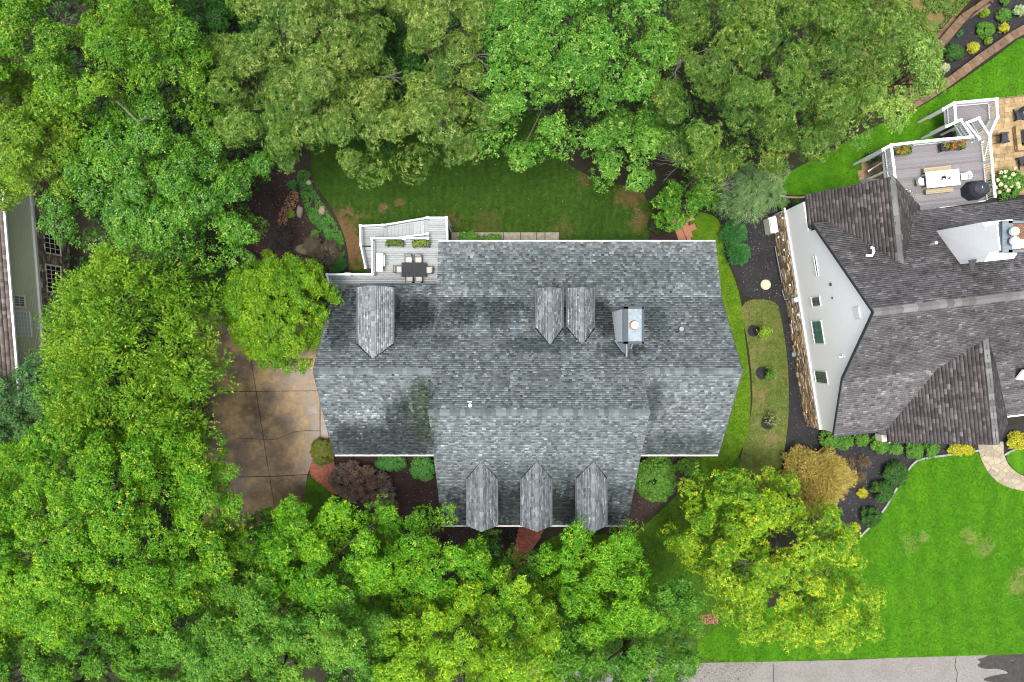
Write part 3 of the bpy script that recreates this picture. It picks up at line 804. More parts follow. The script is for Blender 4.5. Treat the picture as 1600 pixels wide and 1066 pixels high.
for k in range(N):                                               # upper flight, going down to the left
    z = ZD - (ZD - ZL) * (k + 1) / (N + 1); x = 669 - (669 - 600) * (k + .5) / N
    yt = 344 + (353.5 - 344) * (k + .5) / N; yb = 372.5
    a, c = P(x, yt, z), P(x, yb, z)
    piece('stair_tread', (a + c) / 2, (0.28, abs(a[1] - c[1]), 0.04), M_greywood, deck)
    piece('stair_riser', (a + c) / 2 + (-.15, 0, -.08), (0.02, abs(a[1] - c[1]), 0.13), M_charcoal, deck)
for k in range(6):                                               # lower flight, going down towards the front
    z = ZL - ZL * (k + 1) / 7; y = 386 + (420 - 386) * (k + .5) / 6; x0 = 565 + (573 - 565) * (k + .5) / 6
    a, c = P(x0, y, z), P(582, y, z)
    piece('stair_tread', (a + c) / 2, (abs(a[0] - c[0]), 0.27, 0.04), M_greywood, deck)
    piece('stair_riser', (a + c) / 2 + (0, .15, -.07), (abs(a[0] - c[0]), 0.02, 0.12), M_charcoal, deck)

def railing(parent, a, c, zf0, zf1=None, h=1.0, w=0.13, mat=None, ends=(True, True), pitch=0.15, base=0.08, bal_w=0.05):
    """top rail, bottom rail, balusters and posts between two floor points"""
    mat = mat or M_rail
    zf1 = zf0 if zf1 is None else zf1
    a = np.array((a[0], a[1], zf0)); c = np.array((c[0], c[1], zf1)); up = np.array((0, 0, 1.0))
    bar_piece('top_rail', a + up * h, c + up * h, w, 0.06, mat, parent)
    bar_piece('bottom_rail', a + up * base, c + up * base, 0.07, 0.07, mat, parent)
    L = np.linalg.norm((c - a)[:2]); n = max(2, int(L / pitch)); b = MB()
    for k in range(n):
        q = a + (c - a) * (k + .5) / n; b.box(q + up * (h + base) / 2, (bal_w, bal_w, h - base))
    tag(b.build('balusters', mat, parent), kind='stuff')
    for p, e in ((a, ends[0]), (c, ends[1])):
        if e:
            piece('post', p + up * (h - zpost(p)) / 2, (0.14, 0.14, h + zpost(p) + .02), mat, parent)
            piece('post_cap', p + up * (h + .05), (0.2, 0.2, 0.05), mat, parent)
def zpost(p): return p[2]
def rp(px, py, z): return P(px, py, z + 1.0)                     # a rail seen at its top
railing(deck, rp(582, 428.5, ZD), rp(580.9, 372.6, ZD), ZD); railing(deck, rp(580.9, 372.6, ZD), rp(668.5, 372.4, ZD), ZD)
railing(deck, rp(511, 429, ZD), rp(546, 428.6, ZD), ZD); railing(deck, rp(546, 428.6, ZD), rp(582, 428.5, ZD), ZD, ends=(False, False))
railing(deck, rp(511, 430, ZD), rp(514, 443, ZD), ZD, ends=(False, False))
railing(deck, rp(667.6, 340.3, ZD), rp(697.5, 340.3, ZD), ZD); railing(deck, rp(697.5, 340.3, ZD), rp(698.8, 379, ZD), ZD, ends=(False, True))
railing(deck, rp(668, 365.7, ZD), rp(622, 371.5, 1.75), ZD, 1.75, ends=(True, False))
railing(deck, rp(667.4, 340.6, ZD), rp(598, 352.0, ZL), ZD, ZL, ends=(False, True))
railing(deck, rp(598, 352.0, ZL), rp(563, 353, ZL), ZL, ends=(False, True)); railing(deck, rp(563, 353, ZL), rp(563.4, 383, ZL), ZL, ends=(False, True))
railing(deck, rp(563.4, 383, ZL), rp(571, 418.5, 0.1), ZL, 0.1, ends=(False, True))
for x, y in ((540, 428), (630, 372.4)): piece('post_cap', P(x + 1, y + .4, ZD + 1.05), (0.24, 0.2, 0.05), M_rail, deck)
for x, y in ((684, 384), (684, 443), (640, 443), (545, 443)): p = P(x, y, ZD); piece('deck_post', p - (0, 0, ZD / 2 + .15), (0.14, 0.14, ZD - .3), M_rail, deck)
bar_piece('brace', P(699, 345, 2.6), P(705, 362, 0.4), 0.1, 0.1, M_rail, deck)

# furniture on the deck
def z_on(x): return ZD + 0.018 + x
M_tabletop = mat_plain('slate_table', (0.017, 0.019, 0.023), 0.6, 0.15, 6, rand=0.3, grain=(9, 1, 1))
tc = P(646.5, 421.5, ZD + .75)
tb = thing('dining_table', (tc[0], tc[1], z_on(0)), 'dark slatted rectangular dining table with six chairs on the pale grey deck', 'table')
for k in range(18): piece('slat', (tc[0] - .90 + .106 * k, tc[1], z_on(.735)), (0.094, 1.1, 0.03), M_tabletop, tb)
for s in (-1, 1): piece('apron', (tc[0], tc[1] + s * .5, z_on(.69)), (1.8, 0.05, 0.07), M_charcoal, tb)
for sx in (-1, 1):
    for sy in (-1, 1): piece('leg', (tc[0] + sx * .85, tc[1] + sy * .48, z_on(.355)), (0.07, 0.07, 0.71), M_charcoal, tb)
M_chairframe = mat_plain('chair_frame', (0.03, 0.032, 0.036), 0.5, 0.2, 9)
def dining_chair(px, py, rz, label):
    c = P(px, py, ZD + .6)
    t = thing('dining_chair', (c[0], c[1], z_on(0)), label, 'chair', 'metal chairs round the deck table', rz)
    if dining_chair.proto is not None:
        for ch_ in dining_chair.proto.children: copy_tree(ch_, t)
        return t
    def part(name, boxes, mat):
        b = MB()
        for cc, s, *R in boxes: b.box(cc, s, R=R[0] if R else None)
        return b.build(name, mat, t, local=True)
    tilt = Matrix.Rotation(0.22, 3, 'X')
    part('seat', [((0, 0, .40), (0.5, 0.5, 0.03))], M_chairframe); part('seat_cushion', [((0, .02, .44), (0.46, 0.46, 0.07))], M_cushion)
    part('backrest', [((0, -.29, .72), (0.54, 0.03, 0.6), tilt)], M_chairframe); part('back_cushion', [((0, -.25, .70), (0.46, 0.07, 0.5), tilt)], M_cushion)
    for s in (-1, 1):
        part('armrest', [((s * .275, 0, .63), (0.05, 0.54, 0.03)), ((s * .275, .24, .52), (.04, .04, .22))], M_chairframe)
        for y in (-.23, .23): part('leg', [((s * .23, y, .2), (0.04, 0.04, 0.4))], M_chairframe)
    dining_chair.proto = t
    return t
dining_chair.proto = None
PI = math.pi
dining_chair(638.5, 405.5, PI, 'cushioned chair on the lawn side of the dark deck table, nearer the white grill')
dining_chair(653.5, 405.5, PI, 'cushioned chair on the lawn side of the dark deck table, farther from the white grill')
dining_chair(639.5, 436, 0, 'mostly hidden cushioned chair on the roof side of the deck table, nearer the white grill')
dining_chair(654, 436, 0, 'mostly hidden cushioned chair on the roof side of the deck table, farther from the grill')
dining_chair(623, 421, -PI / 2, 'cushioned chair at the grill end of the dark deck table')
dining_chair(669.5, 422, PI / 2, 'rounded cushioned chair at the house wall end of the dark deck table')

gc = P(592.5, 408, ZD + 1.0)
gr = thing('gas_grill', (gc[0], gc[1], z_on(0)), 'white gas grill with side handle standing against the railing of the pale grey deck', 'grill')
M_enamel = mat_plain('white_enamel', (0.80, 0.78, 0.74), 0.3, 0.05, 5)
b = MB(); b.box((gc[0], gc[1] + .1, z_on(.45)), (0.5, 0.95, 0.75)); b.build('cabinet', M_enamel, gr)
b = MB(); n = 8
V = []
for yy in (-.36, .60):
    for k in range(n + 1): a = math.pi * k / n; V.append((gc[0] + .01 + .27 * math.cos(a), gc[1] + yy, z_on(.83) + .25 * math.sin(a)))
b.add(V, [tuple(range(n + 1)), tuple(range(n + 1, 2 * n + 2))[::-1]] + [(k, n + 1 + k, n + 2 + k, k + 1) for k in range(n)]); b.build('lid', M_enamel, gr)
piece('side_shelf', (gc[0], gc[1] - .58, z_on(.84)), (0.5, 0.38, 0.04), M_enamel, gr)
piece('handle', (gc[0] + .39, gc[1] + .02, z_on(.95)), (0.08, 0.78, 0.05), M_enamel, gr)
for s in (-1, 1): piece('bracket', (gc[0] + .33, gc[1] + .02 + s * .3, z_on(.93)), (0.12, 0.04, 0.04), M_galv, gr)
piece('gauge', (gc[0] + .15, gc[1] + .05, z_on(1.05)), (0.08, 0.08, 0.06), M_charcoal, gr)
for y in (-.35, .5):
    b = MB(); b.lathe((gc[0] + .18, gc[1] + y, z_on(0)), [(.05, 0), (.05, .08)], 8); b.build('wheel', M_black, gr)
# ------------------------------------------------------------------ the neighbouring house on the right
nb = thing('neighbour_house', P(1400, 500, 0), 'white sided house with brown-grey roof and stone base at the right edge', 'house')
WA, WB = np.array(P(1208.5, 336, 0)), np.array(P(1262, 668, 0))       # foot of its long west wall
wd = (WB - WA)[:2]; WLEN = np.hypot(*wd); wd = wd / WLEN                # along the wall, towards the street
wnrm = np.array((wd[1], -wd[0]));                                        # out of the wall, towards the west
if wnrm[0] > 0: wnrm = -wnrm
WANG = math.atan2(wd[1], wd[0])
hd = -wnrm                                                                # along the house, towards the east
def W(px, py, off=0.0):
    """(s, z) of the wall point seen at a pixel; off = distance out of the wall"""
    o = WA[:2] + wnrm * off
    r_ = np.array(((px - 800) / F, (533 - py) / F))                      # point = r_ * Z
    Z = (wnrm @ o) / (wnrm @ r_); q = r_ * Z
    return (q - o) @ wd, H - Z
def WP(s, z, off=0.0):
    q = WA[:2] + wd * s + wnrm * off; return np.array((q[0], q[1], z))
s_pk, z_pk = W(1370, 487); s_up, z_up = W(1280, 357); s_k, z_k = W(1320.6, 592); s_e, z_e = W(1306, 678); s_tr, z_tr = W(1255, 500)
s_ul, z_ul = W(1259, 306)
print('wall', s_pk, z_pk, s_up, z_up, s_k, z_k, s_e, z_e, z_tr, s_ul, z_ul, WLEN)
ZST = z_tr
b = MB()
def wallpoly(pts, off, b, t=0.3):
    pts = [pts[i] for i in range(len(pts))]
    n = len(pts); V = [WP(s, z, off) for s, z in pts] + [WP(s, z, off - t) for s, z in pts]
    b.add(V, [tuple(range(n)), tuple(range(n, 2 * n))[::-1]] + [(n + k, n + (k + 1) % n, (k + 1) % n, k) for k in range(n)])
gable = [(0.1, ZST), (s_e - .05, ZST), (s_e - .05, z_e - .2), (s_k, z_k - .2), (s_pk, z_pk - .2), (s_up, z_up - .2), (s_up - .05, 5.7), (0.1, 5.7)]
wallpoly(gable, 0.0, b); b.build('wall', M_whitewall, nb)
def HP(s, e, z): q = WA[:2] + wd * s + hd * e; return np.array((q[0], q[1], z))
bar_piece('trim_board', WP(-.1, ZST, .08), WP(s_e, ZST, .08), 0.12, 0.22, M_white, nb)
# stone base
def stones(parent, s0, s1, z0, z1, place, pal, r, skip=None, hr=(0.12, 0.26), lr=(0.22, 0.62), depth=0.12):
    b = MB(); z = z0
    while z < z1 - 0.05:
        h = min(r.uniform(*hr), z1 - z); s = s0 + r.uniform(-.3, 0)
        while s < s1:
            L = r.uniform(*lr); a, c = max(s, s0), min(s + L, s1)
            if c - a > 0.05 and not (skip and any(q[0] < (a + c) / 2 < q[1] and q[2] < z + h / 2 < q[3] for q in skip)):
                d = r.uniform(0.02, depth); col = pal(r)
                m = [(a + .012, z + .012), (c - .012, z + .012), (c - .012, z + h - .012), (a + .012, z + h - .012)]
                V = [place(u, w, d * r.uniform(.7, 1.2)) for u, w in m] + [place(u, w, -.05) for u, w in m]
                b.add(V, [(0, 1, 2, 3), (4, 5, 1, 0), (5, 6, 2, 1), (6, 7, 3, 2), (7, 4, 0, 3)], col)
            s += L
        z += h
    return b
def pal_tan(r):
    base = random.choice([(0.36, 0.27, 0.16), (0.30, 0.20, 0.11), (0.24, 0.17, 0.11), (0.42, 0.34, 0.23), (0.27, 0.13, 0.06), (0.33, 0.26, 0.18), (0.13, 0.10, 0.075), (0.45, 0.38, 0.28)])
    t = r.uniform(.75, 1.2); return tuple(x * t for x in base)
M_mort = mat_plain('stone_mortar', (0.15, 0.115, 0.08), 0.9, 0.3, 8)
b = MB(); wallpoly([(0.1, 0), (s_e - .05, 0), (s_e - .05, ZST), (0.1, ZST)], 0.1, b); sb = b.build('stone_base', M_mort, nb)
tag(stones(nb, 0.1, s_e - .05, 0, ZST - .12, lambda s, z, d: WP(s, z, 0.1 + d), pal_tan, np.random.default_rng(4)).build('stones', M_vc, sb), kind='stuff')
bs_ = stones(nb, 0.1, 3.5, 0, ZST - .12, lambda s, z, d: HP(s_e - .05, s, z) + np.array((wd[0], wd[1], 0)) * (d + .05), pal_tan, np.random.default_rng(6))
tag(bs_.build('stones', M_vc, sb), kind='stuff')

def wall_window(parent, place, s0, s1, z0, z1, nx, ny, frame, glass, fw=0.075, dark=False):
    """place(s, z, out) -> world"""
    fr = bpy.data.objects.new('window', None); fr.location = Vector(place((s0 + s1) / 2, (z0 + z1) / 2, 0)) - Vector(wloc(parent)); link(fr, parent)
    def bx(name, a0, a1, b0, b1, o0, o1, mat):
        b = MB(); q = [(a0, b0), (a1, b0), (a1, b1), (a0, b1)]
        b.add([place(s, z, o1) for s, z in q] + [place(s, z, o0) for s, z in q], [(0, 1, 2, 3), (7, 6, 5, 4), (4, 5, 1, 0), (5, 6, 2, 1), (6, 7, 3, 2), (7, 4, 0, 3)])
        return b.build(name, mat, fr)
    b_ = 0
    bx('frame', s0 - fw, s1 + fw, z0 - fw, z0, -.02, .07, frame); bx('frame', s0 - fw, s1 + fw, z1, z1 + fw, -.02, .05, frame)
    bx('frame', s0 - fw, s0, z0, z1, -.02, .048, frame); bx('frame', s1, s1 + fw, z0, z1, -.02, .048, frame)
    gx, gz = (s1 - s0) / nx, (z1 - z0) / ny; mw = 0.022
    for i in range(nx):
        for j in range(ny): bx('pane', s0 + gx * i + mw, s0 + gx * (i + 1) - mw, z0 + gz * j + mw, z0 + gz * (j + 1) - mw, -.03, .02, glass)
    for i in range(1, nx): bx('muntin', s0 + gx * i - mw, s0 + gx * i + mw, z0, z1, -.02, .04, M_munt if dark else frame)
    for j in range(1, ny): bx('muntin', s0, s1, z0 + gz * j - mw, z0 + gz * j + mw, -.02, .038, M_munt if dark else frame)
    return fr
M_munt = mat_plain('dark_muntin', (0.06, 0.07, 0.07), 0.5, 0.1, 5)
M_tealglass = mat_plain('teal_glass', (0.05, 0.19, 0.155), 0.08, 0.35, 2.5, spec=0.7)
M_greyglass = mat_plain('grey_glass', (0.09, 0.12, 0.115), 0.08, 0.5, 3, spec=0.7)
def win_px(x0, y0, x1, y1, nx, ny, glass):
    ym, xm = (y0 + y1) / 2, (x0 + x1) / 2
    s0, _ = W(xm, y0); s1, _ = W(xm, y1); _, za = W(x0, ym); _, zb = W(x1, ym)
    wall_window(nb, lambda s, z, o: WP(s, z, o), min(s0, s1), max(s0, s1), za, zb, nx, ny, M_white, glass, dark=True)
win_px(1269, 464.5, 1281.5, 478, 2, 2, M_greyglass); win_px(1271, 502, 1285.5, 536.5, 4, 3, M_tealglass); win_px(1274.5, 580.5, 1292, 598, 3, 3, M_greyglass)
win_px(1274.6, 401, 1276.6, 430, 1, 1, M_dark)
def wall_item(name, px, py, size, mat, off=0.1):
    s, z = W(px, py, off); return piece(name, WP(s, z, off), size, mat, nb, rz=WANG)
for px, py in ((1298, 444.7),): wall_item('wall_vent', px, py, (0.22, 0.08, 0.22), M_munt, .02)
wall_item('wall_vent', 1300.7, 465.7, (0.14, 0.08, 0.14), M_munt, .02)
s, z = W(1340, 489); piece('attic_vent', WP(s, z, .03), (0.75, 0.07, 0.55), M_white, nb, rz=WANG); piece('attic_vent_frame', WP(s, z, .015), (0.85, 0.06, 0.65), M_cream, nb, rz=WANG)
wall_item('wall_lamp', 1314.6, 557.6, (0.12, 0.3, 0.12), M_white, .15); wall_item('lamp_plate', 1315.4, 556, (0.2, 0.06, 0.2), M_white, .03)
wall_item('electric_meter', 1242, 469, (0.34, 0.26, 0.5), M_white, .25); wall_item('electric_meter', 1237.5, 463, (0.2, 0.2, 0.3), M_galv, .25)
wall_item('conduit', 1231, 467.3, (0.05, 0.6, 0.05), M_galv, .35); wall_item('gas_meter', 1239, 554, (0.34, 0.3, 0.4), M_galv, .35)
wall_item('gas_pipe', 1247, 558.5, (0.06, 0.12, 0.7), M_galv, .2)
for px, py in ((1234, 445.5), (1247, 492), (1216.5, 371), (1224, 375), (1225.5, 390.5), (1223, 341)): wall_item('wall_outlet', px, py, (0.16, 0.14, 0.16), M_white, .2)
for s0, s1 in ((2.6, 5.6), (6.2, 7.0)): bar_piece('drain_pipe', WP(s0, .4, .45), WP(s1, .4, .35), 0.07, 0.07, M_galv, nb)

# roof
pk = np.array(P(1370, 487, z_pk)); re = np.array(P(1700, 449.5, z_pk))
rdir = (re - pk)[:2]; rdir /= np.hypot(*rdir); rlen = 14.5
def RQ(s, z, e, over=0.18): q = WA[:2] + wd * s + wnrm * over + rdir * e; return np.array((q[0], q[1], z))
EE = 16.5
s_re, z_re = 1.2, 6.45                                      # rear eave of the main roof
slope_r = (z_pk - z_up) / (s_pk - s_up); z_re = z_up; s_re = s_up
pl_main = [[RQ(s_k, z_k, EE), RQ(s_k, z_k, 0), RQ(s_pk, z_pk, 0), RQ(s_pk, z_pk, EE)],
           [RQ(s_e + .1, z_e, EE), RQ(s_e + .1, z_e, 0), RQ(s_k, z_k, 0), RQ(s_k, z_k, EE)],
           [RQ(s_re - .5, z_re - .5 * slope_r, 0), RQ(s_re - .5, z_re - .5 * slope_r, EE), RQ(s_pk, z_pk, EE), RQ(s_pk, z_pk, 0)]]
# body of the house behind its gable wall
b = MB(); prof = [(s_e - .5, 0), (s_e - .5, z_e - .3), (s_k, z_k - .4), (s_pk, z_pk - .4), (s_re + .2, z_re - .2), (s_re + .2, 0)]
n = len(prof)
V = [RQ(s, z, 0.6) for s, z in prof] + [RQ(s, z, EE - .3) for s, z in prof]
b.add(V, [tuple(range(n)), tuple(range(n, 2 * n))[::-1]] + [(n + k, n + (k + 1) % n, (k + 1) % n, k) for k in range(n)])
b.build('wall', M_whitewall, nb)
def pal_brown(r, m):
    v = 0.093 * np.exp(0.11 * r.standard_normal(m)); k = r.random(m); v = np.where(k < 0.1, v * 1.55, v); v = np.where(k > 0.85, v * .7, v)
    return v[:, None] * np.array([1.05, 0.98, 1.0])
def stain_nb(c):
    f = 1 + vnoise(c[:, 0], c[:, 1] * 2, 3.0, 31) * 0.12 + vnoise(c[:, 0], c[:, 1], 7, 32) * 0.12
    return np.clip(f, .55, 1.5)[:, None] * np.ones(3)
nroof = roof_part(nb, pl_main)
rs = np.random.default_rng(41)
tag(obj('shingles', shingle_mesh(pl_main, rs, exp=0.19, wr=(.2, .36), pal=pal_brown, patch=stain_nb, lift=.03), M_shingle, nroof), kind='stuff')
ridge_cap(nroof, RQ(s_pk, z_pk, 0), RQ(s_pk, z_pk, EE), 0.24, 5, base=(0.115, 0.108, 0.106), pieces=0.45)
for a, c in ((RQ(s_e + .1, z_e - .1, 0), RQ(s_k, z_k - .1, 0)), (RQ(s_k, z_k - .1, 0), RQ(s_pk, z_pk - .1, 0)), (RQ(s_pk, z_pk - .1, 0), RQ(s_re - .5, z_re - .5 * slope_r - .1, 0))):
    bar_piece('rake_board', a, c, 0.06, 0.24, M_charcoal, nroof)
gutter(nroof, RQ(s_e + .16, z_e - .06, 0), RQ(s_e + .16, z_e - .06, 5.2), 0.14, M_charcoal)
gutter(nroof, RQ(s_e + .16, z_e - .06, 11.5), RQ(s_e + .16, z_e - .06, EE), 0.14, M_white)
bar_piece('fascia', RQ(s_e + .2, z_e - .2, 0), RQ(s_e + .2, z_e - .2, 5.2), 0.05, 0.2, M_white, nroof)

def pal_slate(r, m):
    v = 0.070 * np.exp(0.2 * r.standard_normal(m)); k = r.random(m); v = np.where(k < 0.13, v * 1.6, v)
    return v[:, None] * np.array([1.13, 0.97, 0.95])
def cross_gable(ridge, zrg, eave_l, eave_r, ze, seed, reach):
    """ridge: (outer, inner) xy; eave_l / eave_r: (outer, inner) xy at height ze"""
    A = [np.append(q, zrg) for q in ridge]; L = [np.append(q, ze) for q in eave_l]; R = [np.append(q, ze) for q in eave_r]
    ax = (A[1] - A[0]) / np.linalg.norm(A[1] - A[0])
    L[1] = L[0] + ax * reach[0]; R[1] = R[0] + ax * reach[1]            # eaves run parallel to the ridge and die under the main roof
    pl = [[L[0], L[1], A[1] + ax * reach[2], A[0]], [R[1], R[0], A[0], A[1] + ax * reach[2]]]
    g_ = bpy.data.objects.new('cross_gable', None); g_.location = Vector(A[0]) - Vector(wloc(nb)); link(g_, nb)
    roof_part(g_, pl, 'gable_roof')
    tag(obj('shingles', shingle_mesh(pl, np.random.default_rng(seed), exp=0.235, wr=(.26, .40), pal=pal_slate, patch=stain_nb, lift=.04, jit=.012), M_shingle, g_), kind='stuff')
    ridge_cap(g_, A[0] , A[1], 0.2, seed, base=(0.125, 0.12, 0.12), pieces=.42, slope=1.1)
    ins = 0.35
    m = (L[0] + R[0]) / 2; d = (np.array(ridge[1]) - np.array(ridge[0])); d /= np.hypot(*d); d3 = np.append(d, 0) * ins
    b = MB(); l = L[0] + (R[0] - L[0]) * .06 + d3; r_ = L[0] + (R[0] - L[0]) * .94 + d3; t = A[0] + d3 - (0, 0, .35)
    l2, r2, t2 = (np.append(q[:2] + d * 2.2, q[2]) for q in (l, r_, t))
    lo = lambda q: np.array((q[0], q[1], 0.0))
    b.add([lo(l), lo(r_), r_ - (0, 0, .2), t, l - (0, 0, .2), lo(l2), lo(r2), r2 - (0, 0, .2), t2, l2 - (0, 0, .2)], [(0, 1, 2, 3, 4), (5, 9, 8, 7, 6), (0, 4, 9, 5), (1, 6, 7, 2)])
    b.build('gable_wall', M_whitewall, g_)
    for a, c in ((L[0], A[0]), (A[0], R[0])): bar_piece('rake_board', a - (0, 0, .14), c - (0, 0, .14), 0.06, 0.2, M_charcoal, g_)
    return g_
ze = 5.9
cross_gable((P(1397, 276, 10.6)[:2], P(1411, 414, 10.6)[:2]), 10.6, (P(1258.5, 305, ze)[:2], P(1264, 354, ze)[:2]), (P(1437, 322, ze)[:2], P(1437, 345, ze)[:2]), ze, 51, (2.4, 4.5, .3))
# the inner feet of the valleys run up under the main roof
zef = z_e + .02
cross_gable((P(1560, 695, 10.1)[:2], P(1542, 518, 10.1)[:2]), 10.1, (P(1388, 691, zef)[:2], P(1391, 672, zef)[:2]), (P(1574, 662, zef)[:2], P(1570, 640, zef)[:2]), zef, 52, (6.5, 6.5, .3))
# small lower roofs and returns
b = MB(); b.slab3([P(1340, 292, 5.4), P(1346, 280, 5.4), P(1392, 279, 6.4), P(1394, 292, 6.4)], 0.1, (0.10, 0.09, 0.088)); b.build('porch_roof', M_shingle, nb)
piece('eave_return', P(1382, 683, 3.6), (0.9, 0.5, 0.9), M_cream, nb, rz=.12)
bar_piece('downspout', P(1389, 678, 4.2), P(1389.5, 692, 3.9), 0.12, .12, M_white, nb)
b = MB(); b.slab3([P(1588, 593, 7.0), P(1600, 578, 8.2), P(1650, 575, 8.2), P(1650, 600, 7.0)], .2); b.build('dormer_cheek', M_whitewall, nb)
wp_ = WP(0.1, z_ul - 1.0)
bar_piece('corner_trim', WP(0.12, 0.1, .06), WP(0.12, ZST, .06), 0.14, .14, M_white, nb)

# chimney of the neighbour: sided stack with shoulders and an open metal crown
nch = bpy.data.objects.new('chimney', None); nch.location = Vector(P(1530, 375, 10)) - Vector(wloc(nb)); link(nch, nb)
xe = 0
def CP(px, py, X): Z = X * F / (px - 800); return np.array((X, (533 - py) * Z / F, H - Z))
X0 = 29.45
base = [CP(1457, 362, X0), CP(1500, 413, X0 + .1)]
top = [CP(1557, 350, X0), CP(1562, 391.5, X0)]
sh = [CP(1535, 347.5, X0), CP(1540, 355.5, X0), CP(1546, 395, X0), CP(1538, 409, X0)]
outl = [base[0] - (0, 0, 1.2), base[1] - (0, 0, 1.2), base[1], sh[3], sh[2], top[1], top[0], sh[1], sh[0], base[0]]
dp_ = np.array((1.85, .2, 0))
b = MB(); n = len(outl); V = [q for q in outl] + [q + dp_ for q in outl]
b.add(V, [tuple(range(n)), tuple(range(n, 2 * n))[::-1]] + [(n + k, n + (k + 1) % n, (k + 1) % n, k) for k in range(n)])
b.build('chimney_wall', M_whitewall, nch)
zt = (top[0][2] + top[1][2]) / 2; yl, yh = top[1][1], top[0][1]
b = MB(); ym = (yl + yh) / 2; hw = (yh - yl) / 2
for c, s in (((X0 + .38, ym, zt + .12), (.62, 2 * hw + .24, .3)), ((X0 + 1.93, ym, zt + .12), (.14, 2 * hw + .24, .3)), ((X0 + 1.2, yh + .05, zt + .12), (1.5, .14, .3)), ((X0 + 1.2, yl - .05, zt + .12), (1.5, .14, .3))): b.box(c, s)
b.build('chimney_crown', M_galv, nch)
b = MB(); b.box((X0 + 1.2, ym, zt + .02), (1.6, 2 * hw, .06)); b.build('rusty_pan', mat_plain('rusty_pan', (0.13, 0.065, 0.04), 0.8, 0.5, 5), nch)
for px, py in ((1588, 361), (1588.5, 376)):
    c = P(px, py, zt + .75); b = MB(); b.lathe((c[0], c[1], zt + .05), [(.2, 0), (.2, .4), (.26, .42)], 14); b.build('flue_pipe', M_galv, nch)
    b = MB(); b.lathe((c[0], c[1], zt + .5), [(.26, 0), (.26, .18), (.2, .25)], 16); b.build('flue_cap', M_white, nch)
b = MB(); q = CP(1521, 411, X0); b.add([q + (-.22, .2, -.2), q + (.22, .2, -.2), q + (0, .2, .3), q + (0, -.7, -.1)], [(0, 3, 2), (1, 2, 3)], (.085, .078, .077)); b.build('cricket', M_shingle, nch)
def zn(py, px):   # height of the rear slope under a pixel
    lo, hi = 0., 30.
    for _ in range(40):
        z = (lo + hi) / 2; q = P(px, py, z); s = (q[:2] - WA[:2]) @ wd
        zr_ = z_pk - slope_r * (s_pk - s)
        if z > zr_: hi = z
        else: lo = z
    return z
b = MB(); z = zn(396, 1356); c = P(1356, 396, z); b.tube([c + (-.2, -.15, .15), c + (.1, -.2, .35), c + (.18, .05, .42), c + (.15, .3, .4), c + (0, .36, .35)], [.09] * 5, 8); b.build('bent_vent', M_white, nb)
z = zn(380.5, 1459); vent(nb, 1459, 380.5, z + .1, .1, .3, M_white, 'vent_pipe')

# wall unit and utility cover, small things beside the wall
u = thing('utility_box', P(1207, 352, 0), 'pale metal utility cabinet standing against the stone base of the white house', 'cabinet')
a = P(1208, 351.5, 1.1); piece('cabinet', (a[0], a[1], .6), (0.62, 1.25, 1.15), M_cream, u, rz=WANG + PI / 2)
piece('lid', (a[0] + .04, a[1], 1.2), (0.5, 1.28, .06), M_white, u, rz=WANG + PI / 2); piece('vent_panel', (a[0] - .22, a[1] + .1, 1.2), (.16, .7, .05), M_greywood, u, rz=WANG + PI / 2)
b = MB(); c = P(1196, 445, 0); b.lathe(c, [(.42, 0), (.42, .08), (.38, .11)], 20); o = b.build('well_cover', mat_plain('tan_concrete', (0.4, 0.34, 0.24), .8, .2, 6)); tag(o, 'round tan concrete cover lying in the black mulch', 'cover')

# ------------------------------------------------------------------ the neighbour's deck
nd = thing('neighbour_deck', P(1465, 275, 0), 'grey-brown composite deck with white railings behind the white house', 'deck')
Z2 = 3.4; Z3 = 2.15
dang = math.radians(6.0)
poly = [P(a, b_, Z2)[:2] for a, b_ in [(1381, 240), (1392, 229), (1522, 216), (1531, 219), (1538, 280), (1541, 314), (1438, 330), (1425, 300), (1385, 282)]]
boards(nd, poly, Z2, 0.15, dang, M_taupe, gap=.01); b = MB(); b.prism(poly, Z2 - .3, Z2 - .04); b.build('joist_frame', M_white, nd)
poly = [P(a, b_, Z3)[:2] for a, b_ in [(1478, 171), (1491, 164), (1543, 160), (1545, 188), (1533, 206), (1519, 214), (1500, 214), (1495, 193), (1480, 196)]]
boards(nd, poly, Z3, 0.15, math.radians(-38), M_taupe, gap=.01); b = MB(); b.prism(poly, Z3 - .3, Z3 - .04); b.build('joist_frame', M_white, nd)
def rl(a, c, z0, z1=None, **k):
    z1 = z0 if z1 is None else z1
    railing(nd, rp(*a, z0), rp(*c, z1), z0, z1, w=0.2, mat=M_white, pitch=.17, base=0.12, bal_w=.05, **k)
rl((1392, 227), (1431, 222.3), Z2); rl((1431, 222.3), (1474, 218), Z2, ends=(False, True)); rl((1474, 218), (1519, 214), Z2, ends=(False, True))
rl((1392, 227), (1379, 234), Z2, ends=(False, True)); rl((1392.5, 229), (1396.5, 262), Z2, ends=(False, True)); rl((1396.5, 262), (1398.5, 279), Z2, ends=(False, False))
rl((1546, 214), (1549.5, 250), Z2); rl((1549.5, 250), (1552.5, 288), Z2, ends=(False, True)); rl((1552.5, 288), (1555, 309), Z2, ends=(False, False))
rl((1519, 214), (1501, 187.5), Z2, Z3); rl((1546, 212), (1529, 185), Z2, Z3, ends=(False, True)); rl((1531, 218), (1510, 192), Z2, Z3, ends=(False, True))
rl((1491, 161), (1557, 155), Z3); rl((1557, 155), (1558.5, 183), Z3, ends=(False, True)); rl((1558.5, 183), (1546.5, 211), Z3, Z2, ends=(False, False))
rl((1491, 161), (1473, 171), Z3, ends=(False, True)); rl((1491.5, 163), (1493.5, 191), Z3, ends=(False, True))
rl((1501, 187.5), (1478, 198), Z3, ends=(False, True))
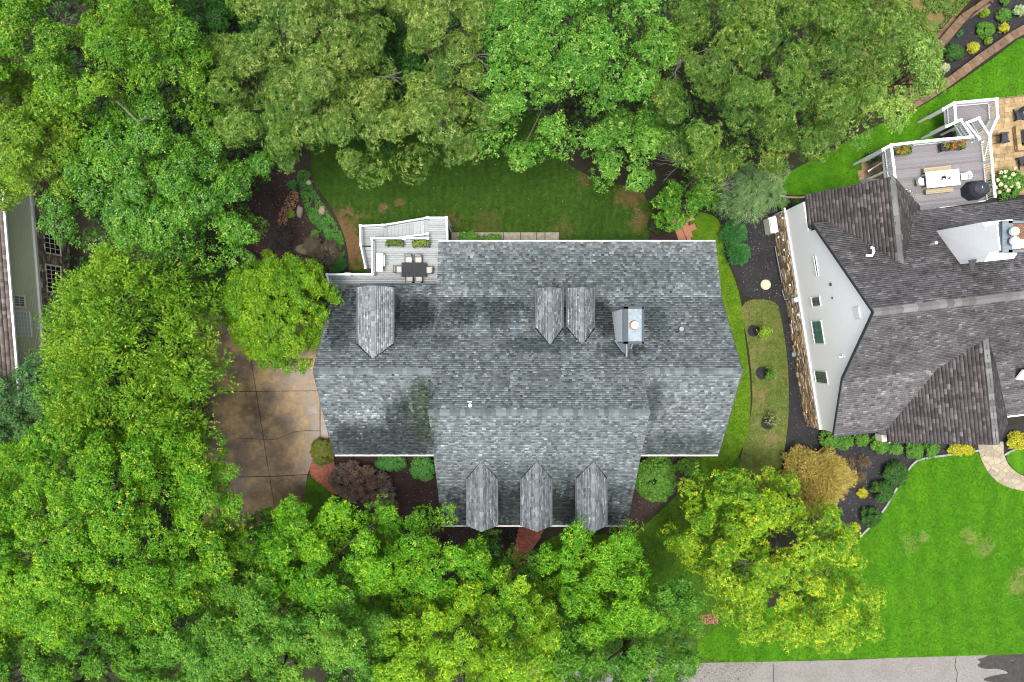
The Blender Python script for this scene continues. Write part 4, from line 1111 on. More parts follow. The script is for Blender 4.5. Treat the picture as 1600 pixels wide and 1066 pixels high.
rl((1529, 185), (1510, 192), Z3, ends=(False, False))
for k in range(6):
    t = (k + .5) / 6; a = P(1522 + (1503 - 1522) * t, 216 + (190 - 216) * t, Z2 - (Z2 - Z3) * (k + 1) / 7); c = P(1533 + (1512 - 1533) * t, 217 + (192 - 217) * t, Z2 - (Z2 - Z3) * (k + 1) / 7)
    bar_piece('stair_tread', a, c, .27, .04, M_taupe, nd)
for q in ((1474, 172), (1478, 197), (1380, 236), (1397, 285), (1535, 222), (1538, 285), (1545, 160)):
    zt_ = Z3 if q[1] < 215 else Z2; p = P(*q, zt_ - .2); piece('deck_post', (p[0], p[1], (zt_ - .2) / 2), (.2, .2, zt_ - .2), M_white, nd)
for a, c in (((1544, 222, 2.9), (1534, 262, 3.2)), ((1530, 205, 1.4), (1526, 195, 2.0))): bar_piece('brace', P(*a), P(*c), .1, .1, M_white, nd)
b = MB(); b.prism([P(a, c, 0)[:2] for a, c in ((1455, 214), (1482, 200), (1492, 214), (1470, 219))], 0, .06); tag(b.build('bed_under_landing', M_mulch_k), kind='structure')

# patio pavers
pat = bpy.data.objects.new('patio', None); pat.location = tuple(P(1570, 215, 0)); link(pat); tag(pat, kind='structure')
M_paver = mat_plain('tan_paver', (0.28, 0.2, 0.105), 0.85, 0.35, 2.2, rand=0.35)
M_sand = mat_plain('joint_sand', (0.13, 0.095, 0.055), 0.95, 0.3, 9)
pp = [(1528, 158), (1560, 153.5), (1720, 133), (1720, 305), (1530, 305)]
sheet('patio_bed', pp, 0.045, M_sand, curve=0, parent=pat)
r = np.random.default_rng(12)
def pave(parent, pts, ang, r):
    poly = [P(a, c, 0)[:2] for a, c in pts]; o = np.mean(poly, 0); ca, sa = math.cos(ang), math.sin(ang); y = -6.0
    while y < 6.0:
        h = r.choice([.3, .42, .55]); x = -6.0 - r.uniform(0, .4)
        while x < 6.0:
            L = r.choice([.38, .52, .66, .8]); u, v = x + L / 2, y + h / 2
            c = o + np.array((u * ca - v * sa, u * sa + v * ca))
            if inside(poly, np.array([c[0]]), np.array([c[1]]))[0]: piece('paver', (c[0], c[1], .055 + r.uniform(0, .006)), (L - .014, h - .014, .05), M_paver, parent, rz=ang)
            x += L
        y += h
pave(pat, [(1530, 162), (1560, 155), (1700, 136.5), (1700, 300), (1532, 300)], .11, r)
pat2 = bpy.data.objects.new('stone_landing', None); pat2.location = tuple(P(1362, 262, 0)); link(pat2); tag(pat2, kind='structure')
pl2 = [(1344, 252), (1380, 246), (1384, 282), (1348, 284)]; sheet('landing_bed', pl2, .045, M_sand, curve=0, parent=pat2); pave(pat2, pl2, .11, r)
sr = thing('stair_rail', P(1362, 259, 0), 'short white handrail descending to the tan stone landing left of the composite deck', 'railing')
bar_piece('rail', P(1378, 254, 1.0), P(1356, 268, .9), .1, .08, M_white, sr); bar_piece('baluster', P(1357, 267, .85), P(1358, 271, .06), .07, .07, M_white, sr); bar_piece('baluster', P(1377, 254.5, .9), P(1376, 255, .06), .07, .07, M_white, sr)

# fire pit with its stone ring
fp = thing('fire_pit', P(1601, 217, 0), 'square tan stone fire pit with a round metal bowl on the patio', 'fire pit')
c0 = P(1601, 217, 0)
for row, z in ((0, .15), (1, .38)):
    for side in range(4):
        for k in range(4):
            a = .11 + side * PI / 2; u = -.72 + .48 * k + (.0 if row else .0); v = .86 - .02 * row
            x, y = u * math.cos(a) - v * math.sin(a), u * math.sin(a) + v * math.cos(a)
            piece('block', (c0[0] + x, c0[1] + y, z), (.46, .34, .22), M_paver, fp, rz=a)
b = MB(); b.lathe((c0[0], c0[1], .1), [(.5, 0), (.66, .34), (.66, .38), (.56, .38), (.4, .1), (.05, .06)], 20); b.build('fire_bowl', M_black, fp)
b = MB()
for k in range(14): b.box((c0[0] + r.uniform(-.25, .25), c0[1] + r.uniform(-.25, .25), .24 + r.uniform(0, .08)), (.14, .12, .09), r.uniform(0, 3), (.5, .5, .5))
tag(b.build('lava_rocks', M_galv, fp), kind='stuff')
M_poly = mat_plain('black_plastic_wood', (0.028, 0.032, 0.04), 0.5, 0.2, 6, rand=.2)
def adirondack(px, py, rz, label):
    c = P(px, py, .4); t = thing('patio_chair', (c[0], c[1], .06), label, 'chair', 'black slatted chairs round the fire pit', rz)
    if adirondack.proto:
        for q in adirondack.proto.children: copy_tree(q, t)
        return t
    def part(name, cc, s, R=None): b = MB(); b.box(cc, s, R=R); return b.build(name, M_poly, t, local=True)
    tl = Matrix.Rotation(.42, 3, 'X'); ts = Matrix.Rotation(.2, 3, 'X')
    for k in range(5): part('back_slat', (-.24 + .12 * k, -.36, .62 + .02 * (2 - abs(k - 2))), (.11, .03, .78 + .05 * (2 - abs(k - 2))), tl)
    for k in range(5): part('seat_slat', (0, -.16 + .12 * k, .33 + .024 * k), (.56, .11, .03), ts)
    for s in (-1, 1):
        part('armrest', (s * .36, .02, .55), (.15, .74, .03)); part('leg', (s * .34, .33, .27), (.05, .1, .54)); part('leg', (s * .31, -.2, .2), (.05, .8, .1), ts)
    adirondack.proto = t; return t
adirondack.proto = None
adirondack(1594, 180, PI + .15, 'black slatted chair on the lawn side of the tan stone fire pit')
adirondack(1567, 216, -PI / 2 + .1, 'black slatted chair between the fire pit and the white deck railing')
adirondack(1599, 252, .25, 'black slatted chair near the white hydrangea, house side of the fire pit')

# furniture on the neighbour's deck
def flat_parts(t, name, boxes, mat):
    b = MB()
    for cc, s in boxes: b.box(cc, s)
    return b.build(name, mat, t, local=True)
c = P(1473, 279.2, Z2 + .75); zt_ = Z2 + .018
dt = thing('white_table', (c[0], c[1], zt_), 'long white rectangular table between two wooden benches on the composite deck', 'table', rz=dang)
flat_parts(dt, 'tabletop', [((0, 0, .74), (2.55, 1.22, .06))], M_white)
for sx in (-1, 1):
    for sy in (-1, 1): flat_parts(dt, 'leg', [((sx * 1.1, sy * .48, .36), (.09, .09, .7))], M_white)
w_ = thing('table_wreath', P(1476, 277.5, zt_ + .78), 'small dark openwork ornament lying on the white deck table', 'ornament')
b = MB()
for k in range(26):
    a = random.uniform(0, 6.28); q = np.array(wloc(w_)) + (random.uniform(-.34, .34), random.uniform(-.12, .12), random.uniform(0, .1)); b.tube([q, q + (.1 * math.cos(a), .1 * math.sin(a), .03), q + (.16 * math.cos(a + .8), .16 * math.sin(a + .8), 0)], [.018] * 3, 5)
tag(b.build('wire', M_black, w_), kind='stuff')
def bench(px, py, label):
    c = P(px, py, Z2 + .45); t = thing('bench', (c[0], c[1], zt_), label, 'bench', 'wooden benches beside the white table', dang)
    for k in range(3): flat_parts(t, 'seat_board', [((0, -.12 + .12 * k, .44), (2.1, .11, .04))], M_oakwood)
    for s in (-1, 1): flat_parts(t, 'leg', [((s * .9, 0, .21), (.07, .3, .42))], M_oakwood)
bench(1464.5, 264.5, 'brown wooden bench on the railing side of the white table'); bench(1468, 298, 'brown wooden bench on the house side of the white table')
def shell_chair(px, py, rz, label):
    c = P(px, py, Z2 + .5); t = thing('shell_chair', (c[0], c[1], zt_), label, 'chair', 'white chairs at the ends of the white table', rz)
    b = MB(); n = 9
    V = []; 
    for k in range(n):
        a = PI * (k / (n - 1)); x, y = .27 * math.cos(a), -.1 - .2 * math.sin(a)
        V += [(x, y, .45), (x * 1.08, y * 1.12, .82)]
    b.add(V, [(2 * k, 2 * k + 2, 2 * k + 3, 2 * k + 1) for k in range(n - 1)]); o = b.build('backrest', M_white, t, local=True)
    m = o.modifiers.new('thick', 'SOLIDIFY'); m.thickness = .03
    flat_parts(t, 'seat', [((0, .02, .44), (.52, .5, .05))], M_white)
    for sx in (-1, 1):
        for sy in (-1, 1): flat_parts(t, 'leg', [((sx * .22, sy * .2, .21), (.04, .04, .42))], M_oakwood)
shell_chair(1507.5, 275.5, PI / 2 + dang, 'white shell chair at the grill end of the white table'); shell_chair(1438.5, 284.5, -PI / 2 + dang, 'white shell chair beside the roof edge, opposite end from the covered grill')
gk = thing('covered_grill', P(1532, 294, Z2), 'grill under a black cloth cover in the corner of the composite deck', 'grill')
gc = P(1532, 294.5, Z2 + 1.0); gc[2] = zt_; b = MB()
lv = [(.98, .82, 0.0), (.9, .78, .5), (.86, .72, .85), (.62, .5, 1.15), (.2, .34, 1.22)]; V = []; n = 8
for ax, ay, z in lv:
    for k in range(n):
        a = 2 * PI * (k + .5) / n; x, y = ax * math.cos(a) * .95, ay * math.sin(a) * .95; V.append((gc[0] + x * math.cos(dang) - y * math.sin(dang), gc[1] + x * math.sin(dang) + y * math.cos(dang), gc[2] + z + .03 * math.sin(k * 2.1)))
b.add(V, [(i * n + k, i * n + (k + 1) % n, (i + 1) * n + (k + 1) % n, (i + 1) * n + k) for i in range(len(lv) - 1) for k in range(n)] + [tuple((len(lv) - 1) * n + k for k in range(n))]); b.build('cover', M_cover, gk)
piece('tag', (gc[0] + .02, gc[1] + .1, gc[2] + 1.225), (.1, .22, .02), M_white, gk)

# ------------------------------------------------------------------ terraced garden at the top right: block walls and iron fence
M_block = mat_plain('tan_wall_block', (0.125, 0.08, 0.048), 0.85, 0.35, 3.5, rand=.3)
def block_wall(name, label, line, ztop, width, courses=3, z0=0.0):
    t = thing(name, P(*line[len(line) // 2], 0), label, 'wall')
    h = (ztop - z0) / courses; shift = 0
    for a, c in zip(line, line[1:]):
        A, C = P(*a, ztop), P(*c, ztop); L = np.linalg.norm(C - A); d = (C - A) / L; ang = math.atan2(d[1], d[0])
        for j in range(courses):
            bl = .55; n = max(1, int(round(L / bl)))
            for k in range(n):
                if j < courses - 1 and k % 2 and False: continue
                m = A + d * L * (k + .5) / n
                cap = j == courses - 1
                piece('cap_block' if cap else 'block', (m[0], m[1], z0 + h * (j + .5)), (L / n - .015, width + (.08 if cap else 0) + random.uniform(-.02, .02), h - .012), M_block, t, rz=ang + random.uniform(-.012, .012))
    return t
up = [(1550, -14), (1545, 2), (1527, 14), (1506, 28), (1490, 46), (1474, 66), (1450, 90), (1426, 113)]
block_wall('retaining_wall', 'upper tan block retaining wall between weedy bank and the iron fence', up, 1.1, .62)
block_wall('retaining_wall', 'short left end wall of tan blocks at the tip of the terraced garden bed', [(1424, 116), (1428, 136), (1430, 157)], .9, .55)
block_wall('retaining_wall', 'lower tan block retaining wall along the bright green rear lawn', [(1419, 168), (1440, 156), (1461, 143), (1484, 127), (1507, 110), (1535, 89), (1563, 69.5), (1582, 56), (1606, 43), (1640, 28)], .75, .6)
block_wall('step_wall', 'outer low course of weathered pale blocks at the foot of the weedy bank', [(1416, 160), (1413, 138), (1412, 120), (1436, 88), (1458, 66), (1478, 46), (1492, 28)], .45, .4, 1)
bars_ = [P(a, c, 0) for a, c in [(1420, 173), (1462, 149), (1508, 117), (1564, 76), (1606, 50)]]
eg = thing('drip_edging', bars_[2], 'thin black edging strip between the lower tan block wall and the rear lawn', 'edging')
for a, c in zip(bars_, bars_[1:]): bar_piece('strip', a + (0, 0, .06), c + (0, 0, .06), .1, .1, M_black, eg)
fe = thing('iron_fence', P(1430, 120, 0), 'black iron picket fence inside the upper tan block wall', 'fence')
fl = [P(a, c, 0.05) for a, c in [(1432, 154), (1428, 114), (1452, 92), (1476, 68), (1492, 48), (1508, 30), (1529, 16), (1547, 4), (1556, -14)]]
for a, c in zip(fl, fl[1:]):
    up3 = np.array((0, 0, 1.0)); L = np.linalg.norm(c - a)
    for h in (.25, 1.35): bar_piece('rail', a + up3 * h, c + up3 * h, .05, .05, M_black, fe)
    piece('post', a + up3 * .72, (.08, .08, 1.5), M_black, fe)
    n = int(L / .13)
    for k in range(1, n): q = a + (c - a) * k / n; piece('picket', q + up3 * .75, (.022, .022, 1.3), M_black, fe)
fr2 = thing('iron_fence', P(1195, 340, 0), 'low black iron fence panel reaching from the cedar to the corner of the white house', 'fence')
a, c = P(1170, 341, 0.03), P(1207, 336, .03); up3 = np.array((0, 0, 1.))
for h in (.2, 1.2): bar_piece('rail', a + up3 * h, c + up3 * h, .06, .05, M_black, fr2)
for k in range(15): q = a + (c - a) * k / 14; piece('picket', q + up3 * .7, (.03, .03, 1.25), M_black, fr2)

# ------------------------------------------------------------------ the green-grey house at the left edge
lh = thing('left_house', P(20, 450, 0), 'sage green house with rubble stone base and brown roof at the left edge', 'house')
LA, LB = P(98, 300, 0), P(122, 600, 0)
ld = (LB - LA)[:2]; ld /= np.hypot(*ld); ln = np.array((-ld[1], ld[0]));
if ln[0] < 0: ln = -ln
def LW(px, py, off=0.0):
    o = LA[:2] + ln * off; r_ = np.array(((px - 800) / F, (533 - py) / F)); Z = (ln @ o) / (ln @ r_); q = r_ * Z
    return (q - o) @ ld, H - Z
def LP(s, z, off=0.0): q = LA[:2] + ld * s + ln * off; return np.array((q[0], q[1], z))
s0, zst = LW(60, 445); s1, zeave = LW(15.5, 440, .45)
print('left', zst, zeave)
b = MB()
def lbox(b, a0, a1, z0, z1, o0, o1):
    q = [(a0, z0), (a1, z0), (a1, z1), (a0, z1)]; V = [LP(s, z, o1) for s, z in q] + [LP(s, z, o0) for s, z in q]
    b.add(V, [(0, 1, 2, 3), (7, 6, 5, 4), (4, 5, 1, 0), (5, 6, 2, 1), (6, 7, 3, 2), (7, 4, 0, 3)])
S0, S1 = -6., 19.
lbox(b, S0, S1, zst, zeave, -9, 0); b.build('wall', M_sage, lh)
b = MB(); z = zst + .3
while z < zeave - .1: lbox(b, S0, S1, z, z + .02, 0, .015); z += .17
tag(b.build('clapboards', M_sage, lh), kind='stuff')
b = MB(); lbox(b, S0, S1, zst - .12, zst + .12, -.1, .1); b.build('trim_board', M_cream, lh)
b = MB(); lbox(b, S0, S1, zst + .12, zst + .2, -.1, .16); b.build('trim_ledge', M_white, lh)
b = MB(); lbox(b, S0, S1, 0, zst - .12, -9, .08); lsb = b.build('stone_base', M_mort, lh)
def pal_rub(r):
    base = random.choice([(0.16, 0.125, 0.09), (0.11, 0.09, 0.07), (0.2, 0.165, 0.12), (0.085, 0.072, 0.06), (0.24, 0.2, 0.15)]); t = r.uniform(.75, 1.25); return tuple(x * t for x in base)
wins = []
for x0, y0, x1, y1, nx, ny in ((67, 351.5, 90, 396, 6, 3), (71, 416.5, 93, 456, 6, 3), (76, 480.5, 98, 520, 6, 3)):
    ym, xm = (y0 + y1) / 2, (x0 + x1) / 2; a0, _ = LW(xm, y0); a1, _ = LW(xm, y1); _, za = LW(x0, ym); _, zb = LW(x1, ym)
    wins.append((min(a0, a1), max(a0, a1), min(za, zb), max(za, zb), nx, ny))
tag(stones(lh, S0, S1, 0, zst - .15, lambda s, z, d: LP(s, z, .08 + d), pal_rub, np.random.default_rng(8), skip=[(q[0] - .1, q[1] + .1, q[2] - .1, q[3] + .1) for q in wins], hr=(.12, .3), lr=(.15, .5)).build('stones', M_vc, lsb), kind='stuff')
for q in wins: wall_window(lh, lambda s, z, o: LP(s, z, .1 + o), *q, M_cream, M_dark, fw=.11)
for x0, y0, x1, y1, nx, ny, gl in ((22, 463.5, 37, 478, 4, 2, M_greyglass), (23, 488, 46.5, 524, 6, 5, M_paleglass)):
    ym, xm = (y0 + y1) / 2, (x0 + x1) / 2; a0, _ = LW(xm, y0, .1); a1, _ = LW(xm, y1, .1); _, za = LW(x0, ym); _, zb = LW(x1, ym)
    wall_window(lh, lambda s, z, o: LP(s, z, o + .02), min(a0, a1), max(a0, a1), min(za, zb), max(za, zb), nx, ny, M_cream, gl, fw=.16)
zl = zeave
pl = [[LP(S0, zl, .35), LP(S1, zl, .35), LP(S1, zl + 3.5, -5.), LP(S0, zl + 3.5, -5.)]]
lroof = roof_part(lh, pl)
def pal_lb(r, m): v = .115 * np.exp(.22 * r.standard_normal(m)); return v[:, None] * np.array([1.15, .95, .84])
tag(obj('shingles', shingle_mesh(pl, np.random.default_rng(3), exp=.26, wr=(.26, .34), pal=pal_lb, lift=.045), M_shingle, lroof), kind='stuff')
b = MB(); lbox(b, S0, S1, zl - .1, zl + .03, .36, .52); b.build('gutter', M_white, lroof)
# ------------------------------------------------------------------ foliage
def unit(a): return a / np.maximum(np.linalg.norm(a, axis=-1, keepdims=True), 1e-9)

def leaf_quads(T, D, k, style, l, w, cols, r, spread=0.2, length=0.6, tri=False):
    """k leaves on every tuft centre T with axis D -> vertices, quads, colours"""
    n = len(T); idx = np.repeat(np.arange(n), k); N = n * k
    d = D[idx]; t = T[idx]; rv = unit(r.standard_normal((N, 3))); up = np.array((0, 0, 1.0))
    L = (l * r.uniform(.7, 1.25, N))[:, None]; Wd = (w * r.uniform(.75, 1.2, N))[:, None]
    perp = unit(rv - d * (rv * d).sum(1, keepdims=True))
    if style == 'whorl':
        a = unit(perp + d * r.uniform(-.15, .75, (N, 1)) - up * .12); pos = t + a * .02
        nn = up * .8 + d * .6 + .38 * r.standard_normal((N, 3))
    elif style == 'spray':
        f = r.uniform(0, 1, (N, 1)); a = unit(d * .75 + perp * .8 + up * .1); pos = t + d * length * f
        nn = up * .9 + .4 * r.standard_normal((N, 3)) + d * .5
    elif style == 'droop':
        f = r.uniform(0, 1, (N, 1)); pos = t + d * length * f - up * (f ** 2) * length * .8 + rv * .05; a = unit(d * .8 + perp * .35 - up * (.3 + f))
        nn = up + .4 * r.standard_normal((N, 3)) + d * .4
    else:
        pos = t + rv * spread * np.array((1, 1, .65)) * r.uniform(.3, 1, (N, 1)); nn = d * .85 + up * .45 + .5 * r.standard_normal((N, 3))
        q = unit(nn); a = unit(perp - q * (perp * q).sum(1, keepdims=True)); pos = pos - a * L * .5
    a = unit(a); nn = unit(nn - a * (nn * a).sum(1, keepdims=True)); s = np.cross(nn, a)
    if tri:                                                  # small leaves: one folded-out triangle each
        V = np.empty((N, 3, 3), np.float32); V[:, 0] = pos + s * Wd * .5 + a * L * .15; V[:, 1] = pos + a * L * 1.05; V[:, 2] = pos - s * Wd * .5 + a * L * .1
        C = np.repeat(cols[idx] * np.exp(.15 * r.standard_normal((N, 1))) * (1 + .06 * r.standard_normal((N, 3))), 3, 0)
        return V.reshape(-1, 3), np.arange(N * 3).reshape(-1, 3), np.clip(C, .003, .6)
    V = np.empty((N, 4, 3), np.float32)
    V[:, 0] = pos; V[:, 2] = pos + a * L - nn * L * .1
    V[:, 1] = pos + a * L * .45 + s * Wd / 2 + nn * Wd * .18; V[:, 3] = pos + a * L * .45 - s * Wd / 2 + nn * Wd * .18
    C = np.repeat(cols[idx] * np.exp(.15 * r.standard_normal((N, 1))) * (1 + .06 * r.standard_normal((N, 3))), 4, 0)
    return V.reshape(-1, 3), np.arange(N * 4).reshape(-1, 4), np.clip(C, .003, .6)

def clump_tufts(ctr, rad, dens, r, pal, flat=.7, zmin=-.35, mixk=.5):
    """tuft centres over the shells of the given clumps"""
    cnt = np.maximum(3, (dens * rad ** 2).astype(int)); idx = np.repeat(np.arange(len(ctr)), cnt); n = len(idx)
    z = r.uniform(zmin, 1, n); a = r.uniform(0, 2 * PI, n); q = np.sqrt(1 - z * z)
    u = np.stack([q * np.cos(a), q * np.sin(a), z], 1)
    lump = 1 + .22 * np.sin(a * 3 + idx * 1.7) * q + .12 * np.sin(a * 5 + idx)
    T = ctr[idx] + u * (rad[idx] * r.uniform(.62, 1.0, n) * lump)[:, None] * np.array((1, 1, flat))
    D = unit(u + np.array((0, 0, .25)))
    p0, p1 = np.array(pal[0]), np.array(pal[1]); ck = r.random(len(ctr))
    m = np.clip(ck[idx] * mixk + r.random(n) * (1 - mixk), 0, 1)[:, None]
    C = p0 * (1 - m) + p1 * m
    if len(pal) > 2:
        k = r.random(n) < pal[3]; C[k] = .35 * C[k] + .65 * np.array(pal[2]) * r.uniform(.8, 1.15, (k.sum(), 1))
    return T, D, C

def dens_for(cov, k, l, w): return cov * 8.2 / (k * l * w * .5)     # tufts per clump radius squared

def crown_mesh(name, poly, z0, z1, spacing, pal, r, style='broad', l=.17, w=.13, k=7, cov=1.25, hole=.8, lobes=1.0, lean=None, dead=0, tuft=.2, length=.6, top=None, rr=(.46, .84), seed=0):
    xs = np.array([p[0] for p in poly]); ys = np.array([p[1] for p in poly])
    gx, gy = np.meshgrid(np.arange(xs.min(), xs.max(), spacing), np.arange(ys.min(), ys.max(), spacing))
    def layer(dz, frac, off, rs_):
        x = (gx + off * spacing + r.uniform(-.45, .45, gx.shape) * spacing).ravel(); y = (gy + off * spacing + r.uniform(-.45, .45, gy.shape) * spacing).ravel()
        m = inside(poly, x, y); x, y = x[m], y[m]
        d = edge_dist(poly, x, y); m = (d > spacing * .35) & (r.random(len(x)) < frac); x, y, d = x[m], y[m], d[m]
        return x, y, d
    x, y, d = layer(0, 1, 0, 1); dm = max(d.max(), .6); t = np.clip(d / (dm * .9), 0, 1)
    def dome(t): return z0 + (z1 - z0) * (1 - (1 - t) ** 2.0) ** .6
    lob = vnoise(x, y, 4.2, seed) * lobes + vnoise(x, y, 2.1, seed + 50) * lobes * .5
    z = dome(t) + lob + r.uniform(-.55, .45, len(x))
    keep = vnoise(x, y, 3.0, seed + 7) < hole
    x, y, z, t = x[keep], y[keep], z[keep], t[keep]
    rad = spacing * r.uniform(*rr, len(x))
    ctr = np.stack([x, y, z], 1)
    l, w = l * .74, w * .74
    dens = dens_for(cov, k, l, w)
    T, D, C = clump_tufts(ctr, rad, dens, r, pal)
    x2, y2, d2 = layer(0, .6, .5, 1); z2 = dome(np.clip(d2 / (dm * .9), 0, 1)) + vnoise(x2, y2, 4.2, seed) * lobes - r.uniform(1.2, 2.8, len(x2))
    T2, D2, C2 = clump_tufts(np.stack([x2, y2, np.maximum(z2, 1)], 1), spacing * r.uniform(.6, 1.0, len(x2)), dens * .42, r, pal)
    TT = np.concatenate([T, T2]); CO = np.concatenate([C, C2])
    h = vnoise(TT[:, 0], TT[:, 1], 5.0, seed + 91)[:, None] * .5 + vnoise(TT[:, 0], TT[:, 1], 1.6, seed + 92)[:, None] * .25       # flushes of younger, yellower growth
    CO = CO * (1 + h * np.array((.22, .10, .05)))
    V, Q, CC = leaf_quads(TT, np.concatenate([D, D2]), k, style, l, w, CO, r, tuft, length, True)
    return np_mesh(name, V, np.zeros((0, 4)), CC, tris=Q), ctr

def trunk_mesh(base, ctr, z0, r, rad=.28, n_limb=14, col=(1, 1, 1)):
    b = MB(); top = np.mean(ctr, 0); base = np.array(base, float); fork = base * .55 + top * .45; fork[2] = max(1.2, z0 * .55)
    b.tube([base, base * .6 + fork * .4 + (0.1, .05, 0), fork], [rad * 1.25, rad, rad * .75], 8, col)
    lead = np.array((top[0], top[1], max(ctr[:, 2].max() - 1.5, fork[2] + 1))); b.tube([fork, (fork + lead) / 2 + r.uniform(-.3, .3, 3), lead], [rad * .75, rad * .45, .04], 7, col)
    for i in r.choice(len(ctr), min(n_limb, len(ctr)), replace=False):
        e = ctr[i]; s = fork + (lead - fork) * r.uniform(0, .6); m = s * .45 + e * .55 + np.array((0, 0, -.4)) + r.uniform(-.25, .25, 3)
        b.tube([s, m, e], [rad * .4, rad * .22, .025], 5, col)
        for _ in range(2):
            j = ctr[np.argsort(((ctr - e) ** 2).sum(1))[r.integers(1, min(7, len(ctr)))]] if len(ctr) > 3 else e
            b.tube([m, (m + j) / 2 + (0, 0, -.15), j], [rad * .2, rad * .12, .015], 4, col)
    return b

def plant_base(pts, zmid): q = np.mean([P(a, c, zmid) for a, c in pts], 0); return np.array((q[0], q[1], 0))

def tree(label, pts, z0, z1, pal, spacing=1.35, style='broad', seed=1, bark=None, rad=.28, bare=0, barepts=(), n_limb=14, group=None, name='tree', base=None, mat=None, jag=.35, cat='tree', grow=.35, **kw):
    r = np.random.default_rng(seed); ze = z0 + .35 * (z1 - z0)
    poly = smooth_poly([P(a, c, ze)[:2] for a, c in pts], 2)
    poly = [q + np.array((vnoise(np.array([q[0]]), np.array([q[1]]), 1.8, seed)[0], vnoise(np.array([q[0]]), np.array([q[1]]), 1.8, seed + 3)[0])) * jag for q in poly]
    cc = np.mean(poly, 0); poly = [q + (q - cc) / max(np.hypot(*(q - cc)), .1) * grow for q in poly]
    cx = np.mean(poly, 0) if base is None else P(*base, 0)[:2]
    t = thing(name, (cx[0], cx[1], 0), label, cat, group)
    me, ctr = crown_mesh('crown', poly, z0, z1, spacing, pal, r, style, seed=seed, **kw)
    b = trunk_mesh((cx[0], cx[1], 0), ctr, z0, r, rad, n_limb); b.build('trunk', bark or M_bark, t)
    obj('crown', me, mat or M_leaf, t)
    if barepts:
        for px, py, zz, n, L, sp in barepts:                  # dead twiggy boughs showing in the gaps
            b = MB(); q = P(px, py, zz - .5); q0 = q - unit(q - np.array((cx[0], cx[1], zz - 3))) * 2.2; b.tube([q0, q], [.06, .045], 5); a0 = math.atan2(q[1] - cx[1], q[0] - cx[0])
            for _ in range(n):
                a = a0 + r.uniform(-1.3, 1.3); p = q.copy(); d = np.array((math.cos(a), math.sin(a), r.uniform(-.1, .35))); path_ = [p.copy()]
                for s in range(5): d = unit(d + r.uniform(-.45, .45, 3) * (1, 1, .4)); p = p + d * L / 5; path_.append(p.copy())
                b.tube(path_, list(np.linspace(.034, .008, 6)), 4)
                for s in (2, 3, 4):
                    e = path_[s] + unit(d + r.uniform(-.9, .9, 3)) * L * .3; b.tube([path_[s], e], [.016, .006], 4)
            b.build('bare_branch', M_palebark, t)
    return t

# palettes: dark, light, accent, share of accent
G_OAK = ((0.0317, 0.0836, 0.008), (0.1188, 0.204, 0.022), (0.2728, 0.3366, 0.09), 0.28)
G_OAK2 = ((0.0246, 0.0765, 0.007), (0.0986, 0.1887, 0.018), (0.2288, 0.2958, 0.06), 0.24)
G_MAP = ((0.0318, 0.1157, 0.0054), (0.1218, 0.2589, 0.0108), (0.2541, 0.3635, 0.0324), 0.12)
G_MID = ((0.0234, 0.1047, 0.0065), (0.0953, 0.2424, 0.013), (0.1906, 0.3305, 0.0324), 0.14)
G_GUM = ((0.0259, 0.1188, 0.0108), (0.1134, 0.27, 0.0259), (0.2592, 0.3996, 0.0756), 0.2)
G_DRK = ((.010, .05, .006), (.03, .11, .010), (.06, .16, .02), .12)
G_YEL = ((0.0459, 0.162, 0.0043), (0.1836, 0.3456, 0.0086), (0.3305, 0.4644, 0.0162), 0.28)
G_BIG = ((0.0318, 0.1432, 0.0043), (0.1324, 0.2974, 0.0076), (0.3176, 0.4186, 0.0216), 0.14)
G_FRT = ((0.0297, 0.1377, 0.0043), (0.1248, 0.314, 0.0078), (0.2615, 0.4186, 0.0173), 0.18)
G_PALE = ((.07, .15, .02), (.18, .31, .05), (.30, .40, .10), .22)
G_RND = ((.038, .13, .004), (.15, .29, .008), (.26, .37, .014), .16)
G_CED = ((.06, .13, .045), (.15, .25, .085), (.22, .32, .13), .2)

# the wood behind the houses
tree('tall broadleaf tree filling the upper left corner of the photo', [(-80, -60), (140, -70), (310, -40), (322, 60), (345, 105), (320, 170), (230, 205), (120, 190), (20, 215), (-80, 200)], 10.5, 16.5, G_MAP, 1.55, seed=2, hole=.82, lobes=1.3, base=(200, 130), barepts=((75, 50, 14.5, 4, 2.2, 1), (255, 100, 15, 3, 1.8, 1), (215, 190, 14, 3, 1.6, 1)))
tree('yellow-tinged maple at the left edge above the sage green house', [(-80, 130), (60, 120), (120, 190), (150, 260), (100, 318), (40, 315), (-80, 300)], 9.5, 14, ((.05, .14, .008), (.15, .25, .014), (.25, .33, .03), .2), 1.4, seed=3, base=(60, 260))
tree('broad glossy green tree left of the mulch garden bed', [(110, 190), (260, 170), (330, 200), (400, 255), (452, 268), (440, 300), (410, 325), (420, 360), (400, 390), (350, 420), (290, 415), (230, 395), (160, 400), (100, 380), (85, 330), (105, 270)], 7.5, 13, G_MID, 1.5, seed=4, hole=.9, mat=M_leafgloss, base=(290, 350))
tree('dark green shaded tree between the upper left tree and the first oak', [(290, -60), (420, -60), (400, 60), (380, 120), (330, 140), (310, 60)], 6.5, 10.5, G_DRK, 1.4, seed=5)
tree('olive oak leaning towards the mulch garden, leftmost of the oaks', [(330, 90), (400, 60), (470, 90), (520, 150), (540, 220), (500, 262), (440, 262), (380, 240), (345, 200), (325, 140)], 8, 14, G_OAK2, 1.4, 'whorl', seed=6, l=.23, w=.06, k=9, base=(430, 230))
